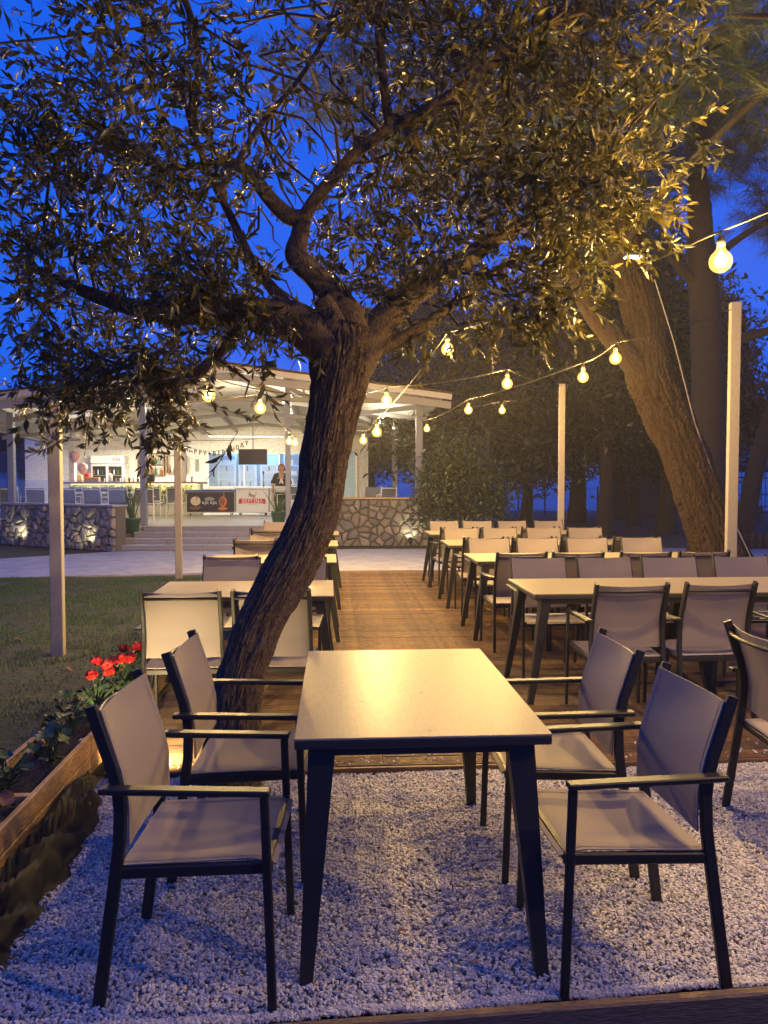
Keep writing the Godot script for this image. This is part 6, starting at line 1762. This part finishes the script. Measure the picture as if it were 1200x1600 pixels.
func person() -> void:
	# stands facing the camera (+z), one hand on a chair back
	var t := thing("person", "person with short reddish hair in a black printed T-shirt behind a white chair", "person", Vector3(-1.66, 0.48, -23.85))
	var V := func(x: float, y: float, z: float) -> Vector3: return Vector3(x, y, z)
	var body := [
		[V.call(0, 1.26, 0), V.call(0, 1.34, 0.01), 0.05, 0.045],                        # neck
		[V.call(0, 1.385, 0.005), V.call(0, 1.46, 0.0), 0.078, 0.088],                    # skull
		[V.call(0, 1.36, 0.035), V.call(0, 1.41, 0.045), 0.05, 0.06],                     # jaw and face
		[V.call(0, 1.395, 0.105), V.call(0, 1.425, 0.09), 0.013, 0.01],                   # nose
		[V.call(0.082, 1.41, 0), V.call(0.086, 1.43, 0), 0.018, 0.018], [V.call(-0.082, 1.41, 0), V.call(-0.086, 1.43, 0), 0.018, 0.018],
		[V.call(0, 0.95, 0), V.call(0, 1.18, 0), 0.13, 0.14],
		[V.call(-0.17, 1.2, 0), V.call(-0.27, 0.98, 0.0), 0.052, 0.042], [V.call(-0.27, 0.98, 0.0), V.call(-0.25, 0.80, 0.14), 0.042, 0.03],
		[V.call(0.17, 1.2, 0), V.call(0.25, 0.96, -0.02), 0.052, 0.042], [V.call(0.25, 0.96, -0.02), V.call(0.27, 0.76, 0.06), 0.042, 0.03],
		[V.call(-0.09, 0.85, 0), V.call(-0.1, 0.45, 0.01), 0.09, 0.06], [V.call(-0.1, 0.45, 0.01), V.call(-0.11, 0.08, -0.01), 0.055, 0.04],
		[V.call(0.09, 0.85, 0), V.call(0.1, 0.45, 0.01), 0.09, 0.06], [V.call(0.1, 0.45, 0.01), V.call(0.11, 0.08, -0.01), 0.055, 0.04]]
	var skin := part(t, "body", flesh(body, 0.017, 0.035), M.skin)
	# hands: palm, four fingers, thumb
	for s in [-1.0, 1.0]:
		var w: Vector3 = V.call(-0.25, 0.80, 0.14) if s < 0 else V.call(0.27, 0.76, 0.06)
		var d := Vector3(0.05 * s, -0.85, 0.5).normalized()
		var side := Vector3(1, 0, 0)
		var hand := [[w - d * 0.02, w + d * 0.06, 0.026, 0.03]]
		for k in 4:
			var r: Vector3 = w + d * 0.065 + side * (0.014 * (k - 1.5))
			var l: float = [0.055, 0.068, 0.064, 0.05][k]
			var kn: Vector3 = r + d * l * 0.55
			var tip: Vector3 = kn + (d + Vector3(0, -0.5, -0.6)).normalized() * l * 0.5
			hand.append([r, kn, 0.0085, 0.008]); hand.append([kn, tip, 0.008, 0.0065])
		var tb: Vector3 = w + d * 0.02 - side * 0.026 * s
		hand.append([tb, tb + (d - side * 0.9 * s).normalized() * 0.035, 0.011, 0.0095])
		hand.append([tb + (d - side * 0.9 * s).normalized() * 0.035, tb + (d - side * 0.5 * s).normalized() * 0.065, 0.0095, 0.008])
		part(skin, "hand", flesh(hand, 0.006, 0.008), M.skin)
	var shirt := [[V.call(0, 0.86, 0), V.call(0, 1.16, 0), 0.150, 0.158], [V.call(-0.06, 0.9, 0), V.call(-0.10, 1.17, 0), 0.12, 0.10], [V.call(0.06, 0.9, 0), V.call(0.10, 1.17, 0), 0.12, 0.10],
		[V.call(-0.12, 1.215, 0), V.call(0.12, 1.215, 0), 0.058, 0.058], [V.call(-0.17, 1.2, 0), V.call(-0.265, 1.0, 0.0), 0.07, 0.068], [V.call(0.17, 1.2, 0), V.call(0.25, 0.99, -0.01), 0.07, 0.068]]
	var sh := part(t, "shirt", flesh(shirt, 0.018, 0.04, Vector3(1, 1, 0.86)), M.shirt)
	lettering(sh, "print", "A", 0.15, Vector3(0.0, 1.03, 0.137), M.print_white, 0.012)
	for k in 8:
		var a := PI * (0.80 - 0.6 * k / 7.0)
		var l := lettering(sh, "print", "I" if k % 2 else "A", 0.03, Vector3(cos(a) * 0.12, 1.09 + sin(a) * 0.055, 0.128), M.print_white, 0.012)
		l.rotation.z = a - PI / 2
	part(t, "trousers", flesh([[V.call(-0.085, 0.86, 0), V.call(0.085, 0.86, 0), 0.13, 0.13], [V.call(-0.09, 0.84, 0), V.call(-0.1, 0.45, 0.01), 0.105, 0.08], [V.call(-0.1, 0.45, 0.01), V.call(-0.11, 0.1, -0.01), 0.08, 0.065], [V.call(0.09, 0.84, 0), V.call(0.1, 0.45, 0.01), 0.105, 0.08], [V.call(0.1, 0.45, 0.01), V.call(0.11, 0.1, -0.01), 0.08, 0.065]], 0.02, 0.03), M.trousers)
	part(t, "apron", flesh([[V.call(-0.1, 0.80, 0.035), V.call(0.1, 0.80, 0.035), 0.125, 0.125]], 0.02, 0.02, Vector3(1, 1, 1)), M.apron)
	for s in [-1.0, 1.0]:
		part(t, "shoe", flesh([[V.call(s * 0.11, 0.045, -0.02), V.call(s * 0.125, 0.04, 0.13), 0.045, 0.038]], 0.014, 0.02), M.trousers)
	part(t, "hair", flesh([[V.call(0, 1.45, -0.02), V.call(0, 1.485, 0.0), 0.095, 0.085], [V.call(-0.075, 1.47, 0.0), V.call(-0.085, 1.36, -0.02), 0.035, 0.03], [V.call(0.075, 1.47, 0.0), V.call(0.085, 1.36, -0.02), 0.035, 0.03], [V.call(-0.05, 1.51, 0.05), V.call(0.05, 1.51, 0.05), 0.035, 0.035], [V.call(0, 1.44, -0.06), V.call(0, 1.34, -0.06), 0.06, 0.05]], 0.013, 0.03), M.hair)
	var fc := G.new()
	for s in [-1.0, 1.0]: fc.box(Vector3(s * 0.034, 1.425, 0.083), Vector3(0.026, 0.012, 0.012), 0.003)
	part(skin, "eyes", fc.mesh(), M.print_black)
	fc = G.new()
	fc.box(Vector3(0, 1.362, 0.09), Vector3(0.042, 0.01, 0.012), 0.003)
	part(skin, "mouth", fc.mesh(), M.print_red)

# ---------------------------------------------------------------- shore and far things
func far_things() -> void:
	var n := noise(0.004, 3, 4)
	var hill := func(z: float, x0: float, x1: float, h: float, called: String, seedoff: float) -> void:
		var g := G.new()
		g.smooth()
		var k := 60
		for i in k:
			var a := lerpf(x0, x1, float(i) / k)
			var b := lerpf(x0, x1, float(i + 1) / k)
			var e0 := clampf(minf(i, k - i) / 8.0, 0, 1)
			var e1 := clampf(minf(i + 1, k - i - 1) / 8.0, 0, 1)
			var ha: float = h * e0 * (1.0 + 0.6 * n.get_noise_1d(a * 2.0 + seedoff))
			var hb: float = h * e1 * (1.0 + 0.6 * n.get_noise_1d(b * 2.0 + seedoff))
			g.poly([Vector3(a, -1, z), Vector3(b, -1, z), Vector3(b, hb, z - h * 2.0), Vector3(a, ha, z - h * 2.0)], Vector3((a + b) / 2, -h, z - h * 3))
			g.poly([Vector3(a, -1, z - h * 5), Vector3(b, -1, z - h * 5), Vector3(b, hb, z - h * 2.0), Vector3(a, ha, z - h * 2.0)], Vector3((a + b) / 2, -h, z - h * 3))
		ground_piece(called, g.mesh(), M.far_hill)
	hill.call(-1500.0, -400.0, 2100.0, 9.0, "far_shore_hill", 0.0)
	hill.call(-72.0, -75.0, -4.0, 6.5, "hill", 300.0)
	var lm := SphereMesh.new()
	lm.radius = 1.5
	lm.height = 3.0
	lm.radial_segments = 10
	lm.rings = 6
	for x in [330.0, 345.0, 560.0, 585.0, 640.0, 672.0, 800.0, 812.0, 842.0, 880.0, 1010.0]:
		single("shore_lamp", lm, M.shore_lamp, "tiny lit lamp on the far shore across the water", "lamp", Vector3(x, 4.5 + fmod(x, 7.0) * 0.4, -1495), "lamps on the far shore")
	# clapboard shack by the water
	var s := thing("shack", "small grey clapboard shack at the water between two trees", "hut", Vector3(12.5, 0, -31.0))
	part(s, "core", boxm(Vector3(1.66, 2.2, 1.4), 0.0, Vector3(0, 1.1, -0.72)), M.clapboard)
	for k in 14:
		var b := part(s, "plank", boxm(Vector3(1.7, 0.165, 0.025), 0.004), M.clapboard)
		b.position = Vector3(0, 0.09 + 0.155 * k, 0.0)
		b.rotation.x = -0.1
	part(s, "roof", boxm(Vector3(2.0, 0.08, 1.9), 0.01, Vector3(0, 2.28, -0.6)), M.dark_bark)
	# iron fence
	var f := thing("iron_fence", "dark iron fence with thin pickets before the water at right", "fence", Vector3(12.6, 0, -25.5))
	for y in [0.45, 1.05, 1.62]: part(f, "rail", boxm(Vector3(6.0, 0.035, 0.03), 0.0, Vector3(3.0, y, 0)), M.iron)
	for k in 43: part(f, "picket", boxm(Vector3(0.018, 1.45, 0.018), 0.0, Vector3(0.02 + k * 0.14, 1.08, 0.026)), M.iron)
	for x in [0.0, 1.25, 3.1, 5.0]: part(f, "post", boxm(Vector3(0.09, 1.7, 0.09), 0.0, Vector3(x + 0.05, 0.8, -0.02)), M.iron)
	var wf := thing("wire_fence", "thin wire fence with slim posts along the shore behind the trees", "fence", Vector3(4.5, 0, -34.0))
	for k in 8: part(wf, "post", boxm(Vector3(0.06, 1.3, 0.06), 0.0, Vector3(k * 1.2, 0.6, 0)), M.iron)
	for y in [0.25, 0.7, 1.15]: part(wf, "wire", boxm(Vector3(8.5, 0.015, 0.015), 0.0, Vector3(4.2, y, 0.04)), M.iron)
	# beach parasols and loungers beyond it
	for q in [[18.0, -32.0, 2.5, "nearer beach parasol with a grey pitched top beyond the iron fence"], [19.5, -42.0, 2.3, "farther beach parasol between the pale post and the fence"]]:
		var u := thing("beach_parasol", q[3], "parasol", Vector3(q[0], -0.03, q[1]), 0.0, "beach parasols by the water")
		var g := G.new()
		g.lathe([[1.75, q[2] - 0.5], [0.9, q[2] - 0.2], [0.0, q[2]], [0.0, q[2] - 0.08], [0.85, q[2] - 0.3], [1.72, q[2] - 0.58], [1.75, q[2] - 0.5]], Vector3.ZERO, 16)
		part(u, "canopy", g.mesh(), M.thatch)
		g = G.new()
		g.tube([Vector3.ZERO, Vector3(0, q[2] - 0.05, 0)], 0.05, 8)
		part(u, "pole", g.mesh(), M.dark_bark)
	for q in [[14.9, -27.6, "left wooden beach chair beyond the iron fence"], [16.4, -28.4, "right wooden beach chair with a raised back beyond the iron fence"]]:
		var c := thing("beach_chair", q[2], "beach chair", Vector3(q[0], -0.03, q[1]), 1.2, "wooden beach chairs by the water")
		for k in 5:
			var g := G.new()
			g.bar(Vector3(-0.24 + k * 0.12, 0.32, 0.25), Vector3(-0.27 + k * 0.135, 1.0 - 0.03 * absf(k - 2), 0.62), 0.1, 0.02)
			part(c, "slat", g.mesh(), M.clapboard)
		for k in 5: part(c, "slat", boxm(Vector3(0.56, 0.02, 0.1), 0.0, Vector3(0, 0.36, -0.3 + k * 0.12)), M.clapboard)
		for x in [-0.32, 0.32]:
			part(c, "armrest", boxm(Vector3(0.12, 0.025, 0.7), 0.0, Vector3(x, 0.58, 0.02)), M.clapboard)
			part(c, "leg", boxm(Vector3(0.05, 0.58, 0.09), 0.0, Vector3(x, 0.28, -0.28)), M.clapboard)
			part(c, "leg", boxm(Vector3(0.05, 0.45, 0.09), 0.0, Vector3(x, 0.22, 0.3)), M.clapboard)
	# upright logs edging the flower bed at right
	var lg := thing("log_edging", "low edging of upright logs right of the leaning pine", "edging", Vector3(8.3, 0, -16.9))
	for k in 14:
		var g := G.new()
		g.lathe([[0.0, -0.05], [0.085, -0.05], [0.088, 0.3], [0.08, 0.32], [0.0, 0.32]], Vector3(k * 0.18, rng.randf_range(-0.02, 0.03), rng.randf_range(-0.02, 0.02)), 12)
		part(lg, "log", g.mesh(), M.log_wood)
	# houses far behind on the left
	var h := thing("small_house", "small pale house with a teal end and brown tiled roof far behind the bar", "house", Vector3(-15.4, 0, -40))
	part(h, "wall", boxm(Vector3(2.2, 2.0, 3.0), 0.0, Vector3(-1.0, 1.0, 0)), M.house_wall)
	part(h, "wall", boxm(Vector3(2.0, 1.9, 2.6), 0.0, Vector3(1.1, 0.95, 0)), M.teal_wall)
	var rf := G.new()
	rf.poly([Vector3(-2.3, 2.0, 1.7), Vector3(2.3, 1.9, 1.7), Vector3(1.9, 2.9, 0), Vector3(-1.9, 3.0, 0)], Vector3(0, 0, 0))
	rf.poly([Vector3(-2.3, 2.0, -1.7), Vector3(2.3, 1.9, -1.7), Vector3(1.9, 2.9, 0), Vector3(-1.9, 3.0, 0)], Vector3(0, 0, 0))
	rf.poly([Vector3(2.3, 1.9, 1.7), Vector3(2.3, 1.9, -1.7), Vector3(1.9, 2.9, 0)], Vector3(0, 0, 0))
	rf.poly([Vector3(-2.3, 2.0, 1.7), Vector3(-2.3, 2.0, -1.7), Vector3(-1.9, 3.0, 0)], Vector3(0, 0, 0))
	part(h, "roof", rf.mesh(), M.roof_tile)
	single("garden_wall", boxm(Vector3(6.0, 1.6, 0.2), 0.01, Vector3(0, 0.8, 0)), M.house_wall, "plain pale garden wall at the far left edge beyond the terrace", "wall", Vector3(-15.8, 0, -31))

# ---------------------------------------------------------------- build
func _ready() -> void:
	rng.seed = 20240611
	var cam := Camera3D.new()
	cam.name = "camera"
	cam.fov = 66.99
	cam.near = 0.05
	cam.far = 4000.0
	add_child(cam)
	cam.position = Vector3(0, 1.55, 0)
	cam.rotation = Vector3(deg_to_rad(-2.368), deg_to_rad(-3.55), 0)
	cam.current = true
	var we := WorldEnvironment.new()
	we.name = "world_environment"
	var e := Environment.new()
	e.background_mode = Environment.BG_SKY
	var sm := ProceduralSkyMaterial.new()
	sm.sky_top_color = lin(0.002, 0.108, 0.84)
	sm.sky_horizon_color = lin(0.008, 0.140, 0.92)
	sm.sky_curve = 0.25
	sm.ground_bottom_color = lin(0.003, 0.01, 0.04)
	sm.ground_horizon_color = lin(0.012, 0.07, 0.42)
	sm.ground_curve = 0.05
	sm.sun_angle_max = 1.0
	var sky := Sky.new()
	sky.sky_material = sm
	e.sky = sky
	e.background_energy_multiplier = 1.0
	e.tonemap_mode = Environment.TONE_MAPPER_LINEAR
	e.tonemap_exposure = 1.0
	e.fog_enabled = true
	e.fog_density = 0.0015
	e.fog_light_color = Color(1, 1, 1)
	e.sdfgi_enabled = true
	e.ssao_enabled = true
	e.ssil_enabled = true
	we.environment = e
	add_child(we)
	make_materials()
	grounds()
	main_tree()
	other_trees()
	furniture()
	planter()
	posts_and_strings()
	pavilion()
	bar_and_terrace()
	person()
	far_things()
